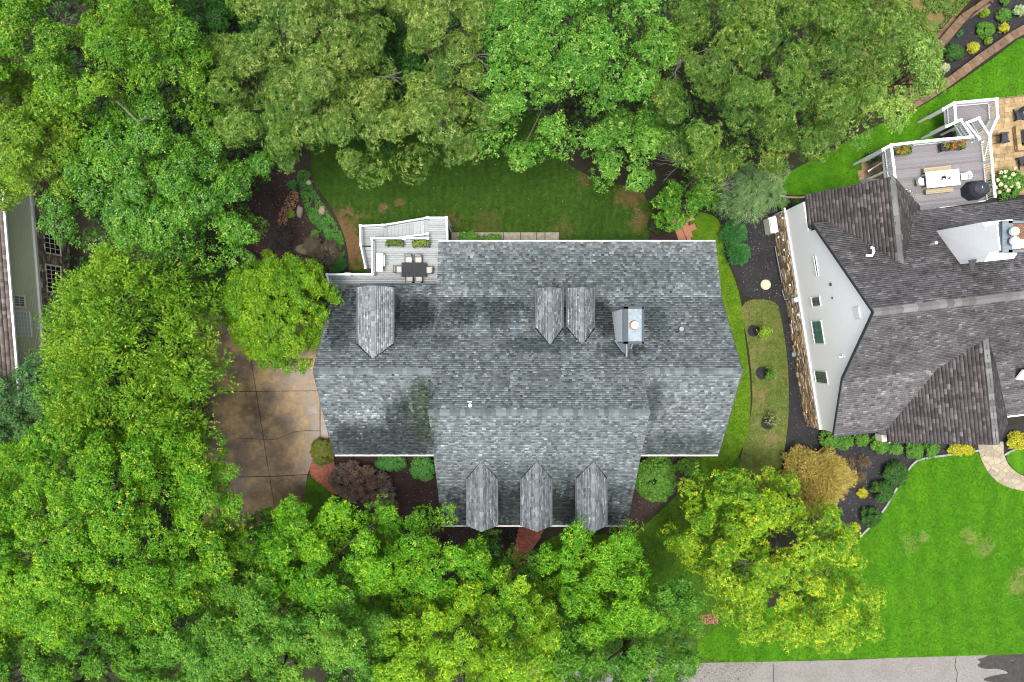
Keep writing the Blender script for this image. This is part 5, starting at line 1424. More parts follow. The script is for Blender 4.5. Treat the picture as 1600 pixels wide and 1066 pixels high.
tree('large olive oak with bare boughs above the left end of the rear lawn', [(385, -60), (560, -60), (612, -10), (612, 70), (600, 130), (618, 200), (590, 250), (560, 278), (500, 260), (450, 200), (400, 110), (395, 20)], 9.5, 15.5, G_OAK, 1.45, 'whorl', seed=7, l=.24, w=.065, k=9, hole=.72, base=(520, 190), barepts=((470, 25, 15, 5, 2.2, 1), (505, 85, 14, 4, 1.6, 1), (600, 120, 12, 5, 1.4, 1)))
tree('tall olive oak whose lowest boughs hang over the rear lawn', [(620, -60), (740, -60), (790, 20), (775, 90), (770, 170), (770, 230), (735, 262), (700, 270), (655, 300), (620, 262), (618, 200), (650, 150), (635, 80), (610, 10)], 8.5, 15.5, G_OAK, 1.45, 'whorl', seed=8, l=.24, w=.065, k=9, hole=.74, base=(690, 180), barepts=((740, 85, 14, 10, 2.0, 1), (690, 165, 13, 8, 1.7, 1), (760, 165, 13, 4, 1.3, 1)))
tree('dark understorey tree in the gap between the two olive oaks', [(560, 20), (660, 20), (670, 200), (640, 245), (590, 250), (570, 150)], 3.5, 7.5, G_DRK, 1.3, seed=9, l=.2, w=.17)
tree('bright star-leaved green tree at the top centre above the rear lawn', [(770, -60), (1030, -60), (1055, 40), (1040, 120), (1010, 170), (960, 190), (905, 200), (890, 240), (850, 235), (790, 262), (745, 235), (770, 180), (755, 90)], 9.5, 16, G_GUM, 1.5, seed=10, hole=.8, lobes=1.3, l=.19, w=.14, base=(890, 160))
tree('lower green tree beside the right end of the rear lawn', [(900, 180), (980, 170), (1040, 190), (1045, 250), (1010, 262), (985, 300), (960, 290), (905, 270), (893, 235)], 6, 10, G_GUM, 1.35, seed=11, l=.19, w=.14, base=(960, 235))
tree('widest olive oak, right of the top centre, with bare grey boughs', [(1060, -60), (1330, -60), (1390, 20), (1420, 80), (1380, 150), (1330, 190), (1300, 235), (1250, 240), (1240, 262), (1180, 265), (1130, 290), (1080, 275), (1030, 250), (1015, 190), (1030, 130), (1050, 60)], 9.5, 16, G_OAK2, 1.5, 'whorl', seed=12, l=.24, w=.065, k=9, hole=.78, lobes=1.1, base=(1180, 150),
     barepts=((1138, 88, 15.5, 6, 1.7, 1), (1175, 90, 15.5, 3, 1.6, 1), (1065, 95, 13, 5, 1.9, 1), (1165, 160, 15.5, 5, 1.4, 1), (1270, 100, 14.5, 4, 1.3, 1), (1160, 10, 15, 5, 1.6, 1)))
tree('pale green broadleaf tree at the right end of the oaks by the block wall', [(1360, 60), (1420, 70), (1440, 120), (1420, 180), (1375, 205), (1335, 230), (1300, 210), (1320, 140)], 6.5, 11.5, G_PALE, 1.25, seed=13, l=.18, w=.14, base=(1370, 150))
tree('small leafy maple over the brick garden steps', [(1045, 268), (1085, 258), (1112, 290), (1118, 318), (1085, 345), (1060, 352), (1045, 375), (1022, 355), (1008, 330), (1025, 305)], 3.2, 6, G_MID, 1.1, seed=14, l=.2, w=.17, k=6, base=(1075, 300), hole=.7, barepts=((1062, 252, 7, 12, 2.1, 1), (1125, 290, 5.5, 14, 1.6, 1)))
tree('weeping grey-green cedar beside the black mulch corner', [(1130, 290), (1175, 265), (1218, 258), (1222, 290), (1205, 320), (1180, 345), (1150, 345), (1118, 330), (1112, 312)], 3.0, 6, G_CED, .95, 'droop', seed=15, l=.30, w=.035, k=16, length=.75, base=(1170, 300), hole=.9, name='cedar_tree')
# left of the driveway
tree('feathery bright green tree left of the driveway', [(105, 470), (130, 408), (250, 395), (330, 440), (345, 500), (355, 560), (352, 600), (330, 640), (325, 680), (250, 700), (150, 690), (95, 655), (85, 600), (72, 545)], 7, 13, ((.04, .13, .005), (.15, .29, .010), (.26, .38, .03), .22), 1.15, 'spray', seed=16, l=.2, w=.12, k=8, length=.55, hole=.82, lobes=1.2, base=(215, 555))
tree('blue-green dense tree at the left edge below the sage green house', [(-70, 570), (20, 566), (75, 552), (120, 580), (130, 640), (110, 690), (30, 720), (-70, 720)], 6.5, 10.5, ((.03, .10, .025), (.08, .18, .05), (.13, .22, .08), .15), 1.25, seed=17, base=(70, 610))
tree('round yellow-green maple at the left rear corner of the middle house', [(353, 455), (372, 425), (410, 407), (450, 400), (490, 408), (515, 430), (531, 462), (525, 505), (508, 540), (490, 562), (455, 583), (412, 572), (378, 545), (357, 505)], 5.0, 10.0, G_RND, .7, seed=18, l=.15, w=.13, hole=3, lobes=.1, jag=.06, grow=.15, rr=(.62, .85), base=(460, 490))
tree('huge rounded maple in the lower left of the photo', [(-60, 720), (30, 690), (120, 655), (230, 640), (318, 655), (345, 692), (388, 742), (368, 770), (378, 815), (372, 880), (350, 900), (330, 930), (250, 965), (170, 975), (80, 985), (20, 930), (-60, 900)], 8, 16, G_BIG, 1.4, seed=19, hole=1.25, lobes=1.0, l=.16, w=.13, base=(210, 760))
tree('lime green tree at the left edge under the huge maple', [(-60, 900), (30, 895), (90, 930), (110, 980), (60, 1010), (-60, 1020)], 6, 10, G_YEL, 1.2, seed=20, base=(40, 930))
tree('dark green tree at the bottom left corner', [(-60, 1000), (60, 990), (110, 960), (200, 955), (300, 955), (350, 1000), (350, 1120), (-60, 1120)], 8, 13.5, ((.03, .13, .008), (.105, .25, .014), (.19, .32, .03), .15), 1.1, seed=21, base=(150, 990), hole=1.3, cov=1.5)
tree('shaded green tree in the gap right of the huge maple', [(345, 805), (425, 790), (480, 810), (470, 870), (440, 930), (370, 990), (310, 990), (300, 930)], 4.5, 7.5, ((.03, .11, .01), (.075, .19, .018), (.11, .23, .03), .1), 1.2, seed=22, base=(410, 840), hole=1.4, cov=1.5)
# the row along the street
tree('bright clumpy green maple below the driveway end', [(420, 830), (465, 775), (510, 800), (525, 772), (560, 790), (590, 775), (620, 800), (640, 850), (640, 910), (610, 960), (560, 980), (450, 960), (400, 920), (395, 870)], 6.5, 11.5, G_FRT, 1.25, seed=23, hole=.85, lobes=1.2, base=(530, 830))
tree('broad mid green tree at the bottom edge, left of centre', [(285, 960), (350, 895), (470, 900), (590, 920), (640, 980), (640, 1120), (330, 1130), (300, 1020)], 8.5, 14, ((.035, .14, .010), (.115, .27, .018), (.22, .34, .05), .2), 1.05, seed=24, lobes=1.2, base=(460, 980), hole=1.3, cov=1.5)
tree('leafy maple touching the left front corner of the middle house', [(600, 850), (640, 812), (665, 785), (705, 800), (720, 840), (770, 850), (760, 920), (700, 960), (620, 940)], 6.5, 11, G_FRT, 1.2, seed=25, hole=.82, lobes=1.2, base=(690, 850))
tree('yellow-green tree at the bottom edge, centre', [(580, 960), (640, 930), (720, 940), (790, 890), (850, 930), (880, 1000), (870, 1130), (580, 1130)], 8.5, 14, G_YEL, 1.05, seed=26, hole=1.3, cov=1.5, lobes=1.4, l=.16, w=.12, base=(730, 960))
tree('small green tree in front of the brick front walk', [(725, 850), (765, 835), (800, 850), (850, 860), (850, 910), (790, 920), (730, 910)], 4.5, 8, ((.035, .12, .01), (.1, .22, .018), (.16, .26, .03), .15), 1.15, seed=27, base=(790, 850))
tree('bright maple hiding the foot of the right front dormer', [(850, 850), (870, 818), (900, 808), (935, 830), (975, 820), (1010, 855), (1030, 900), (1020, 960), (950, 980), (880, 950)], 6.5, 11, G_FRT, 1.2, seed=28, hole=.82, lobes=1.2, base=(930, 860))
tree('thin-crowned green tree at the bottom edge, right of centre', [(880, 960), (960, 950), (1030, 900), (1070, 900), (1090, 950), (1090, 1000), (1065, 1060), (1010, 1120), (835, 1130), (850, 1010)], 7.5, 12, G_MID, 1.1, seed=29, hole=1.2, cov=1.4, lobes=1.3, base=(980, 960), barepts=((1060, 945, 9, 5, 1.3, 1),))
tree('sprawling yellow-green tree in the lower right between lawn and street', [(1075, 770), (1100, 735), (1150, 715), (1180, 745), (1230, 755), (1300, 775), (1320, 800), (1340, 850), (1345, 890), (1370, 930), (1350, 955), (1345, 1000), (1290, 1020), (1240, 1000), (1190, 990), (1130, 980), (1110, 930), (1075, 900), (1065, 840)], 5, 10.5, ((.042, .15, .004), (.19, .335, .010), (.38, .44, .018), .32), 1.1, 'whorl', seed=30, l=.25, w=.095, k=9, length=.6, hole=.95, lobes=1.2, base=(1210, 850), barepts=((1270, 880, 9, 4, 1.2, 1), (1180, 930, 9.5, 4, 1.3, 1), (1165, 880, 9, 4, 1, 1)))

# ------------------------------------------------------------------ shrubs
def shrub(name, label, px, py, rx, ry, h, pal, seed, style='broad', l=.09, w=.06, k=6, cov=1.5, group=None, ang=0., mat=None, cat='shrub', stems=7, clump=.3, twig=None, length=.3, bumps=.06, zb=.05):
    """rounded or loose bush; rx, ry in photograph pixels at its mid height"""
    r = np.random.default_rng(seed + 1000); s = (H - h * .6) / F; c = P(px, py, h * .6); a_, b_ = rx * s, ry * s
    t = thing(name, (c[0], c[1], 0), label, cat, group)
    n = max(5, int(6.0 * a_ * b_ / clump ** 2 + 2)); a = r.uniform(0, 2 * PI, n); q = np.sqrt(r.random(n)); z = np.sqrt(1 - q * q); low = r.random(n) < .3; z[low] = r.uniform(-.3, .5, low.sum()); q[low] = np.sqrt(1 - z[low] ** 2)
    bu = 1 + bumps * np.sin(a * 3 + seed) + r.uniform(-bumps, bumps, n); rr = np.maximum(0.2, 1 - clump * .5 / max(a_, .2))
    x, y = q * np.cos(a) * a_ * bu * rr, q * np.sin(a) * b_ * bu * rr
    x, y = x * math.cos(ang) - y * math.sin(ang), x * math.sin(ang) + y * math.cos(ang)
    ctr = np.stack([c[0] + x, c[1] + y, h * .38 + z * h * .55], 1)
    T, D, C = clump_tufts(ctr, np.full(n, clump * .75), dens_for(cov, k, l, w), r, pal); T[:, 2] = np.maximum(T[:, 2], zb)
    D = unit(D + unit(ctr[0] * 0 + (T - np.array((c[0], c[1], h * .2)))) * .7)
    V, Q, CC = leaf_quads(T, D, k, style, l, w, C, r, .09, length, True)
    obj('foliage', np_mesh('foliage', V, np.zeros((0, 4)), CC, tris=Q), mat or M_leaf, t)
    b = MB()
    for i in r.choice(n, min(stems, n), replace=False): e = ctr[i]; m = np.array((c[0], c[1], 0)) * .5 + e * .5; b.tube([(c[0], c[1], 0.), m, e], [.03, .02, .008], 4)
    b.build('stem', twig or M_bark, t)
    return t
S_GRN = ((0.0375, 0.125, 0.015), (0.1063, 0.2375, 0.025), (0.1625, 0.2875, 0.0375), 0.12)
S_DGR = ((.018, .07, .010), (.05, .135, .018), (.08, .17, .03), .12)
S_BOX = ((0.034, 0.1445, 0.0306), (0.0935, 0.2805, 0.0595), (0.187, 0.289, 0.051), 0.12)
S_PUR = ((0.0855, 0.04845000000000001, 0.0456), (0.21375, 0.14250000000000002, 0.12825), (0.3135, 0.28500000000000003, 0.12825), 0.16)
S_LIM = ((.09, .19, .012), (.2, .3, .02), (.28, .33, .03), .2)
S_YEL = ((.22, .24, .012), (.42, .40, .02), (.5, .47, .05), .25)
S_TAN = ((.2, .15, .03), (.44, .35, .085), (.52, .44, .14), .25)
S_JUN = ((.02, .11, .022), (.055, .20, .045), (.10, .26, .07), .15)
S_BRN = ((0.054, 0.036, 0.0264), (0.132, 0.102, 0.072), (0.192, 0.156, 0.12), 0.2)
S_OLV = ((0.06, 0.096, 0.0144), (0.156, 0.192, 0.024), (0.24, 0.168, 0.036), 0.2)
shrub('round_shrub', 'round olive green shrub at the front left corner of the house beside the driveway', 504, 707, 20, 21, 1.3, S_OLV, 1, clump=.22)
kid = [(545, 748, 30, 30), (585, 760, 34, 30), (608, 785, 19, 27)]
# one kidney-shaped plant: three overlapping domes in one foliage mesh
def kidney():
    r = np.random.default_rng(77); c0 = P(575, 765, .7); t = thing('purple_shrub', (c0[0], c0[1], 0), 'big kidney-shaped purple-brown clipped shrub in the front mulch bed', 'shrub')
    poly = smooth_poly([P(a, c, .6)[:2] for a, c in [(513, 745), (520, 728), (545, 719), (580, 722), (603, 738), (618, 762), (628, 790), (624, 805), (606, 806), (580, 795), (550, 780), (522, 768)]], 2)
    me, ctr = crown_mesh('foliage', poly, .45, 1.35, .42, S_PUR, r, 'broad', l=.09, w=.06, k=6, hole=3, lobes=.06, tuft=.08, seed=77)
    obj('foliage', me, M_leaf, t); b = MB()
    for i in range(0, len(ctr), 9): b.tube([(c0[0], c0[1], 0), (np.array((c0[0], c0[1], 0)) + ctr[i]) / 2, ctr[i]], [.03, .02, .01], 4)
    b.build('stem', M_bark, t)
kidney()
shrub('round_shrub', 'green boxwood half under the front eave, left of the other one', 610, 723, 24, 13, 1.2, S_BOX, 3, clump=.22)
shrub('round_shrub', 'round bluish green boxwood touching the middle block of the house', 660, 732, 19, 20, 1.3, S_BOX, 4, clump=.22)
shrub('leafy_shrub', 'large bright green shrub in the right front corner of the house', 1024, 748, 34, 37, 2.0, S_GRN, 5, l=.11, w=.08, clump=.36)
shrub('leafy_shrub', 'smaller green shrub under the right front eave', 1077, 729, 17, 15, 1.3, S_GRN, 6, l=.11, w=.08, clump=.32)
shrub('leafy_shrub', 'bright green plant against the rear wall next to the deck, nearer the stairs', 732, 372, 18, 9, 1.0, S_GRN, 7, l=.14, w=.09, clump=.35)
shrub('leafy_shrub', 'low bright green plant against the rear wall, farther from the deck stairs', 770, 376, 22, 7, .9, S_GRN, 8, l=.14, w=.09, clump=.35)
shrub('arborvitae', 'bluish green arborvitae beside the black mulch, nearer the cedar', 1146, 364, 16, 15, 1.8, S_JUN, 9, 'spray', l=.11, w=.03, k=10, length=.3, clump=.35)
shrub('arborvitae', 'bluish green arborvitae at the edge of the side lawn, nearer the house roof', 1151, 396, 16, 14, 1.8, S_JUN, 10, 'spray', l=.11, w=.03, k=10, length=.3, clump=.35)
shrub('dark_shrub', 'dark shaded shrub at the right end of the rear lawn', 1030, 352, 17, 14, 1.0, ((.02, .035, .014), (.04, .06, .025), (.06, .08, .03), .1), 11)
for i, (x, y, rx, ry, lab) in enumerate(((1296, 687, 14, 15, 'rounded green shrub at the left end of the foundation row under the white wall corner'), (1320, 691, 13, 13, 'rounded green shrub second in the foundation row of the white house'),
        (1345, 686, 13, 10, 'rounded green shrub third from the left, tucked under the roof eave'), (1375, 695, 14, 14, 'rounded green shrub just left of the downspout corner'), (1400, 700, 11, 9, 'small rounded green shrub just right of the downspout corner'),
        (1430, 705, 15, 13, 'rounded green shrub below the broad brown gable, left one of the pair'), (1456, 703, 13, 12, 'rounded green shrub below the broad brown gable, right one of the pair'))):
    shrub('foundation_shrub', lab, x, y, rx, ry, 1.0, S_GRN, 20 + i, l=.1, w=.07, clump=.3, group='green shrubs along the front of the white house')
for i, (x, y, rx, lab) in enumerate(((1402, 741, 19, 'largest of three dark green shrubs along the pale edging'), (1380, 769, 17, 'middle one of three dark green shrubs along the pale edging'), (1362, 809, 15, 'dark green shrub nearest the yellow-green tree along the pale edging'))):
    shrub('edging_shrub', lab, x, y, rx, rx * .95, 1.3, S_DGR, 30 + i, l=.12, w=.06, clump=.34, group='dark shrubs along the pale edging')
shrub('yellow_shrub', 'low bright yellow-green shrub left of the flagstone path', 1502, 703, 21, 8, .7, S_YEL, 34, l=.1, w=.07, clump=.25)
shrub('yellow_shrub', 'bright yellow-green shrub right of the flagstone path at the photo edge', 1590, 689, 16, 14, .8, S_YEL, 35, l=.1, w=.07, clump=.28)
shrub('yellow_flower', 'small yellow mounded plant in the black mulch, nearer the white house', 1348, 771, 8, 7, .4, S_YEL, 36, l=.08, w=.07, clump=.14, group='yellow mounds in the black mulch')
shrub('yellow_flower', 'small yellow mounded plant in the black mulch, nearer the street', 1337, 823.5, 7, 7, .4, S_YEL, 37, l=.08, w=.07, clump=.14, group='yellow mounds in the black mulch')
shrub('tan_shrub', 'large straw-coloured feathery shrub in the black mulch bed', 1279, 750, 47, 44, 2.4, S_TAN, 38, 'spray', l=.13, w=.035, k=11, length=.42, clump=.5, bumps=.18)
for i, (x, y, lab) in enumerate(((1325, 722, 'small brown wispy tuft closest to the straw-coloured shrub'), (1350, 720, 'small brown wispy tuft nearest the foundation shrubs'), (1341, 745, 'small brown wispy tuft just above the yellow mound'))):
    shrub('brown_tuft', lab, x, y, 8, 7, .4, ((.10, .065, .03), (.2, .14, .07), (.25, .18, .09), .2), 40 + i, 'spray', l=.1, w=.018, k=7, length=.25, cov=.4, clump=.22, group='brown tufts in the black mulch')
for i, (x, y, lab) in enumerate(((1193, 518, 'young bright sapling beside the mulch ring nearest the round cover'), (1206, 583, 'young sapling beside the middle mulch ring'), (1209, 656, 'thin pale sapling beside the mulch ring nearest the street'))):
    shrub('sapling', lab, x, y, (12, 8, 12)[i], (11, 9, 10)[i], 1.9, (S_LIM, S_GRN, ((.1, .14, .04), (.2, .23, .09), (.25, .25, .1), .2))[i], 44 + i, l=.14, w=.08, k=4, clump=.35, cov=(.5, .4, .2)[i], group='saplings in the side lawn')
for x, y, rr in ((1177, 517, 9.5), (1190, 583, 10), (1199, 661, 10.5)):
    a = np.linspace(0, 2 * PI, 16, endpoint=False); sheet('mulch_ring', [(x + rr * math.cos(t) * random.uniform(.9, 1.1), y + rr * math.sin(t) * random.uniform(.9, 1.1)) for t in a], .05, M_mulch_k, curve=1)
# left garden
shrub('lime_plant', 'small lime green plant at the left end of the mulch garden', 417, 397.5, 9, 8, .5, S_LIM, 50, l=.12, w=.08, clump=.22)
shrub('round_shrub', 'small rounded green shrub beside the dark hedge', 388, 407, 13, 12, .9, S_GRN, 51)
shrub('hedge', 'dark green large-leaved hedge left of the round yellow-green maple', 345, 452, 62, 36, 1.8, S_DGR, 52, l=.17, w=.12, clump=.55, mat=M_leafgloss, cat='hedge')
shrub('bare_shrub', 'dusky nearly leafless shrub in the middle of the mulch garden', 438, 371, 20, 22, 1.2, ((.03, .028, .026), (.07, .06, .055), (.11, .09, .075), .2), 53, l=.09, w=.04, k=4, clump=.4, cov=.35, stems=26, twig=M_palebark)
shrub('bare_shrub', 'brown twiggy shrub next to the flat boulder', 489, 385, 16, 17, 1.1, S_BRN, 54, l=.09, w=.04, k=4, clump=.4, cov=.5, stems=24, twig=M_palebark)
shrub('bare_shrub', 'brown twiggy shrub nearest the deck corner', 514, 396, 17, 22, 1.2, S_BRN, 55, l=.09, w=.04, k=4, clump=.4, cov=.5, stems=24, twig=M_palebark)
shrub('small_plant', 'tiny green plant beside the narrow boulder', 455, 335, 6, 6, .35, S_LIM, 56, l=.12, w=.06, clump=.18)
shrub('small_plant', 'tiny green plant above the brown twiggy shrubs', 492, 366, 6, 7, .4, S_GRN, 57, l=.12, w=.07, clump=.2)
shrub('small_plant', 'small bluish hosta near the top of the mulch garden', 457, 289, 8, 6, .4, S_JUN, 58, l=.18, w=.1, clump=.22)
shrub('juniper', 'dark green juniper against the deck railing corner', 529, 414, 11, 9, .6, S_JUN, 59, 'spray', l=.09, w=.03, k=9, clump=.26)
shrub('weed', 'lime weedy seedling in the mulch by the neighbouring cedar', 1222, 319, 7, 9, .6, S_LIM, 60, l=.16, w=.12, clump=.28, k=4, cov=.5)
shrub('weed', 'low dark weed beside the clay edging', 1246, 317, 7, 5, .4, S_DGR, 61, l=.12, w=.09, clump=.22)
shrub('white_hydrangea', 'white-flowering hydrangea beside the short white handrail', 1364, 246, 11, 8, 1.0, ((.02, .07, .02), (.06, .13, .04), (.5, .52, .45), .12), 62, l=.12, w=.09, clump=.3)
def hydrangea():
    t = shrub('hydrangea', 'big hydrangea with cream-white flower heads beside the composite deck railing', 1577, 286, 25, 21, 1.4, S_GRN, 63, l=.14, w=.11, clump=.4)
    r = np.random.default_rng(9); q0 = np.array(wloc(t))
    for x, y in [(1557, 282), (1563, 270), (1570, 276), (1578, 279), (1584, 273), (1589, 280), (1562, 289), (1570, 292), (1581, 290), (1588, 288), (1576, 297), (1563, 300), (1584, 263), (1592, 292), (1556, 293), (1572, 268)]:
        c = P(x, y, 1.35) + (0, 0, r.uniform(-.1, .15)); n = 55; u = unit(r.standard_normal((n, 3))); u[:, 2] = abs(u[:, 2]) * .8
        T = c + u * r.uniform(.1, .16); C = np.tile(np.array((.62, .62, .40)) * r.uniform(.8, 1.1), (n, 1))
        V, Q, CC = leaf_quads(T, unit(u), 3, 'broad', .09, .09, C, r, .03); obj('flower_head', np_mesh('flower_head', V, Q, CC), M_leaf, t)
hydrangea()
for i, (x, y, rr, pal, lab) in enumerate(((1540.6, 46, 13, S_GRN, 'largest green mound in the terraced garden bed'), (1492.6, 81, 14, S_DGR, 'dark green mound left of the middle of the terraced bed'), (1453.7, 112, 10, S_GRN, 'green mound at the tip of the terraced bed by the fence'),
        (1569, 23.6, 11, S_GRN, 'green mound in the upper right part of the terraced bed'), (1569, 44, 7.5, S_YEL, 'yellow mound between the two upper green mounds'), (1522, 74, 8.5, S_YEL, 'yellow mound right of the dark green mound'),
        (1544.6, 64, 5, S_LIM, 'small lime mound above the lower block wall'), (1539, 20, 6.5, S_LIM, 'pale green plant near the top of the terraced bed'), (1499, 52, 4, S_JUN, 'tiny bluish green plant by the iron fence'),
        (1466, 86, 6, S_LIM, 'small light green plant between the fence and the dark mound'), (1476.5, 106, 7, ((.2, .26, .1), (.45, .45, .25), (.6, .6, .45), .3), 'cream-leaved plant below the dark green mound'),
        (1594, 16, 8.5, ((.1, .2, .04), (.3, .4, .15), (.65, .65, .6), .3), 'white-flowering plant at the right photo edge'), (1570, 1, 7, S_GRN, 'green plant at the top photo edge of the terraced bed'))):
    shrub('garden_plant', lab, x, y, rr, rr * .92, .7, pal, 70 + i, l=.09, w=.06, clump=max(.16, rr * .018), cat='plant')

# planter boxes on the decks
def planter(label, px, py, z, L, Wd, ang, pal, seed, legs, fl=None):
    c = P(px, py, z + .5); t = thing('planter_box', (c[0], c[1], z), label, 'planter', 'planters on the decks')
    b = MB(); ca, sa = math.cos(ang), math.sin(ang)
    for u, v, su, sv in ((0, Wd / 2, L, .03), (0, -Wd / 2, L, .03), (L / 2, 0, .03, Wd), (-L / 2, 0, .03, Wd)): b.box((c[0] + u * ca - v * sa, c[1] + u * sa + v * ca, z + .42), (su, sv, .26), ang)
    b.box((c[0], c[1], z + .48), (L, Wd, .04), ang); b.build('box', M_chairframe, t)
    for u in (-1, 1):
        for v in (-1, 1):
            x, y = u * L * .46, v * (Wd * .5 + .03); piece('leg', (c[0] + x * ca - y * sa, c[1] + x * sa + y * ca, z + .24), (.04, .04, .48), M_black, t)
    r = np.random.default_rng(seed); n = 18; x, y = r.uniform(-.48, .48, n) * L, r.uniform(-.5, .5, n) * Wd
    ctr = np.stack([c[0] + x * ca - y * sa, c[1] + x * sa + y * ca, z + .6 + r.uniform(0, .14, n)], 1)
    T, D, C = clump_tufts(ctr, np.full(n, .16), 500, r, pal); V, Q, CC = leaf_quads(T, D, 5, 'broad', .09, .06, C, r, .07)
    obj('foliage', np_mesh('foliage', V, Q, CC), M_leaf, t)
    if fl:
        T, D, C = clump_tufts(ctr[3:15] + (0, 0, .06), np.full(12, .17), 300, r, fl); V, Q, CC = leaf_quads(T, D, 4, 'broad', .07, .07, C, r, .05); obj('flowers', np_mesh('flowers', V, Q, CC), M_leaf, t)
planter('black raised planter of mixed greenery on the pale deck, nearer the white grill', 617, 380, ZD + .018, 1.25, .42, 0, ((.05, .12, .01), (.15, .24, .02), (.05, .03, .015), .2), 1, True)
planter('black raised planter overflowing with bright greenery on the pale deck, nearer the house', 658, 380.5, ZD + .018, 1.3, .5, 0, ((.07, .17, .01), (.19, .30, .03), (.3, .3, .1), .2), 2, True)
planter('planter of orange and yellow flowers in the left corner of the composite deck', 1410, 235.5, zt_, 1.35, .5, dang, S_GRN, 3, True, ((.4, .12, .02), (.42, .26, .04), (.35, .06, .03), .2))
planter('larger planter of red-orange flowers on the composite deck by the stairs', 1488, 228.5, zt_, 1.7, .5, dang, S_GRN, 4, True, ((.5, .07, .02), (.52, .16, .04), (.45, .05, .03), .3))

# boulders
def boulder(label, px, py, rx, ry, h, seed, col=(.14, .115, .09)):
    r = np.random.default_rng(seed); c = P(px, py, h * .5); s = H / F; b = MB(); n = 10; V = []; lv = [(1.0, 0), (1.02, .45), (.78, .85), (.3, 1.0)]
    jit = r.uniform(.8, 1.15, n)
    for q, z in lv:
        for k in range(n): a = 2 * PI * k / n; V.append((c[0] + rx * s * q * jit[k] * math.cos(a), c[1] + ry * s * q * jit[k] * math.sin(a), h * z * r.uniform(.9, 1.08)))
    b.add(V, [(i * n + k, i * n + (k + 1) % n, (i + 1) * n + (k + 1) % n, (i + 1) * n + k) for i in range(3) for k in range(n)] + [tuple(3 * n + k for k in range(n))], col)
    tag(b.build('boulder', M_vc), label, 'rock')
boulder('narrow tan boulder lying in the mulch garden', 468, 331, 5, 10, .4, 1, (.2, .16, .13)); boulder('broad flat brown boulder beside the twiggy shrubs', 474, 390, 13, 10, .5, 2, (.105, .085, .055))
boulder('tan boulder on the inner edge of the creeping groundcover', 503, 329, 6, 7, .3, 3, (.2, .15, .11)); boulder('small pale stone at the top of the creeping groundcover', 482, 285.5, 4, 4, .25, 4, (.3, .26, .2))

# ------------------------------------------------------------------ things nobody could count
def blades(name, poly, z, n, h, pal, r, mat=None, w=.035, lean=.6):
    xs = [p[0] for p in poly]; ys = [p[1] for p in poly]
    x = r.uniform(max(min(xs), -43), min(max(xs), 43), n); y = r.uniform(max(min(ys), -29), min(max(ys), 29), n); m = inside(poly, x, y); x, y = x[m], y[m]; n = len(x)
    a = r.uniform(0, 2 * PI, n); hh = h * r.uniform(.6, 1.2, n); ln_ = r.uniform(-lean, lean, (n, 2)) * hh[:, None] * 1.5
    V = np.empty((n, 3, 3), np.float32)
    V[:, 0] = np.stack([x - np.cos(a) * w, y - np.sin(a) * w, np.full(n, z - .005)], 1); V[:, 1] = np.stack([x + np.cos(a) * w, y + np.sin(a) * w, np.full(n, z - .005)], 1)
    V[:, 2] = np.stack([x + ln_[:, 0], y + ln_[:, 1], z + hh], 1)
    k = np.clip(.5 + .35 * vnoise(x, y, 2.5, 5) + r.uniform(-.3, .3, n), 0, 1)[:, None]; C = np.array(pal[0]) * (1 - k) + np.array(pal[1]) * k
    me = np_mesh(name, V.reshape(-1, 3), np.zeros((0, 4)), np.repeat(C, 3, 0), tris=np.arange(n * 3))
    return tag(obj(name, me, mat or M_leaf), kind='stuff')
r = np.random.default_rng(55)
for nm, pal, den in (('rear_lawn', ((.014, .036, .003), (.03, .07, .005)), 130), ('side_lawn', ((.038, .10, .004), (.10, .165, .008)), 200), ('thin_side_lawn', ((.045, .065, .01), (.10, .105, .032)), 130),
                     ('front_lawn', ((.016, .045, .003), (.038, .075, .005)), 130), ('neighbour_front_lawn', ((.026, .112, .002), (.058, .165, .004)), 170), ('neighbour_rear_lawn', ((.02, .07, .002), (.04, .11, .004)), 130)):
    poly, z = LAWNS[nm]; xs = [p[0] for p in poly]; ys = [p[1] for p in poly]
    area = (min(max(xs), 43) - max(min(xs), -43)) * (min(max(ys), 29) - max(min(ys), -29))
    o = blades('grass', poly, z, int(area * den), .06, pal, r)
    tag(o, kind='stuff')
# creeping groundcover strip
gp = smooth_poly([P(a, c, .1)[:2] for a, c in [(462, 266), (483, 266), (486, 289), (502, 313), (512, 331), (530, 356), (538, 376), (540, 398), (531, 402), (519, 390), (509, 370), (494, 353), (484, 345), (475, 319), (467, 294)]], 1)
x = r.uniform(-18.5, -13, 9000); y = r.uniform(6, 15.5, 9000); m = inside(gp, x, y) & (vnoise(x, y, 1.1, 3) < .8); x, y = x[m], y[m]
T = np.stack([x, y, .06 + .1 * (vnoise(x, y, .8, 4) + 1) * .7], 1); C = np.array((.03, .12, .012)) + r.random((len(x), 1)) * np.array((.045, .11, .02))
V, Q, CC = leaf_quads(T, np.tile((0, 0, 1.), (len(x), 1)), 4, 'broad', .09, .07, C, r, .09); tag(obj('groundcover', np_mesh('groundcover', V, Q, CC), M_leaf), kind='stuff')
# weeds on the bank at the top right
wp2 = [P(a, c, .1)[:2] for a, c in [(1310, -50), (1535, -20), (1500, 15), (1450, 75), (1420, 108), (1340, 110)]]
x = r.uniform(24, 40, 16000); y = r.uniform(20, 31, 16000); m = inside(wp2, x, y) & (vnoise(x, y, 2.0, 13) < .45); x, y = x[m], y[m]
T = np.stack([x, y, .1 + .25 * r.random(len(x))], 1); C = np.array((.05, .11, .012)) + r.random((len(x), 1)) * np.array((.09, .10, .02))
V, Q, CC = leaf_quads(T, np.tile((0, 0, 1.), (len(x), 1)), 4, 'broad', .14, .08, C, r, .14); tag(obj('weeds', np_mesh('weeds', V, Q, CC), M_leaf), kind='stuff')
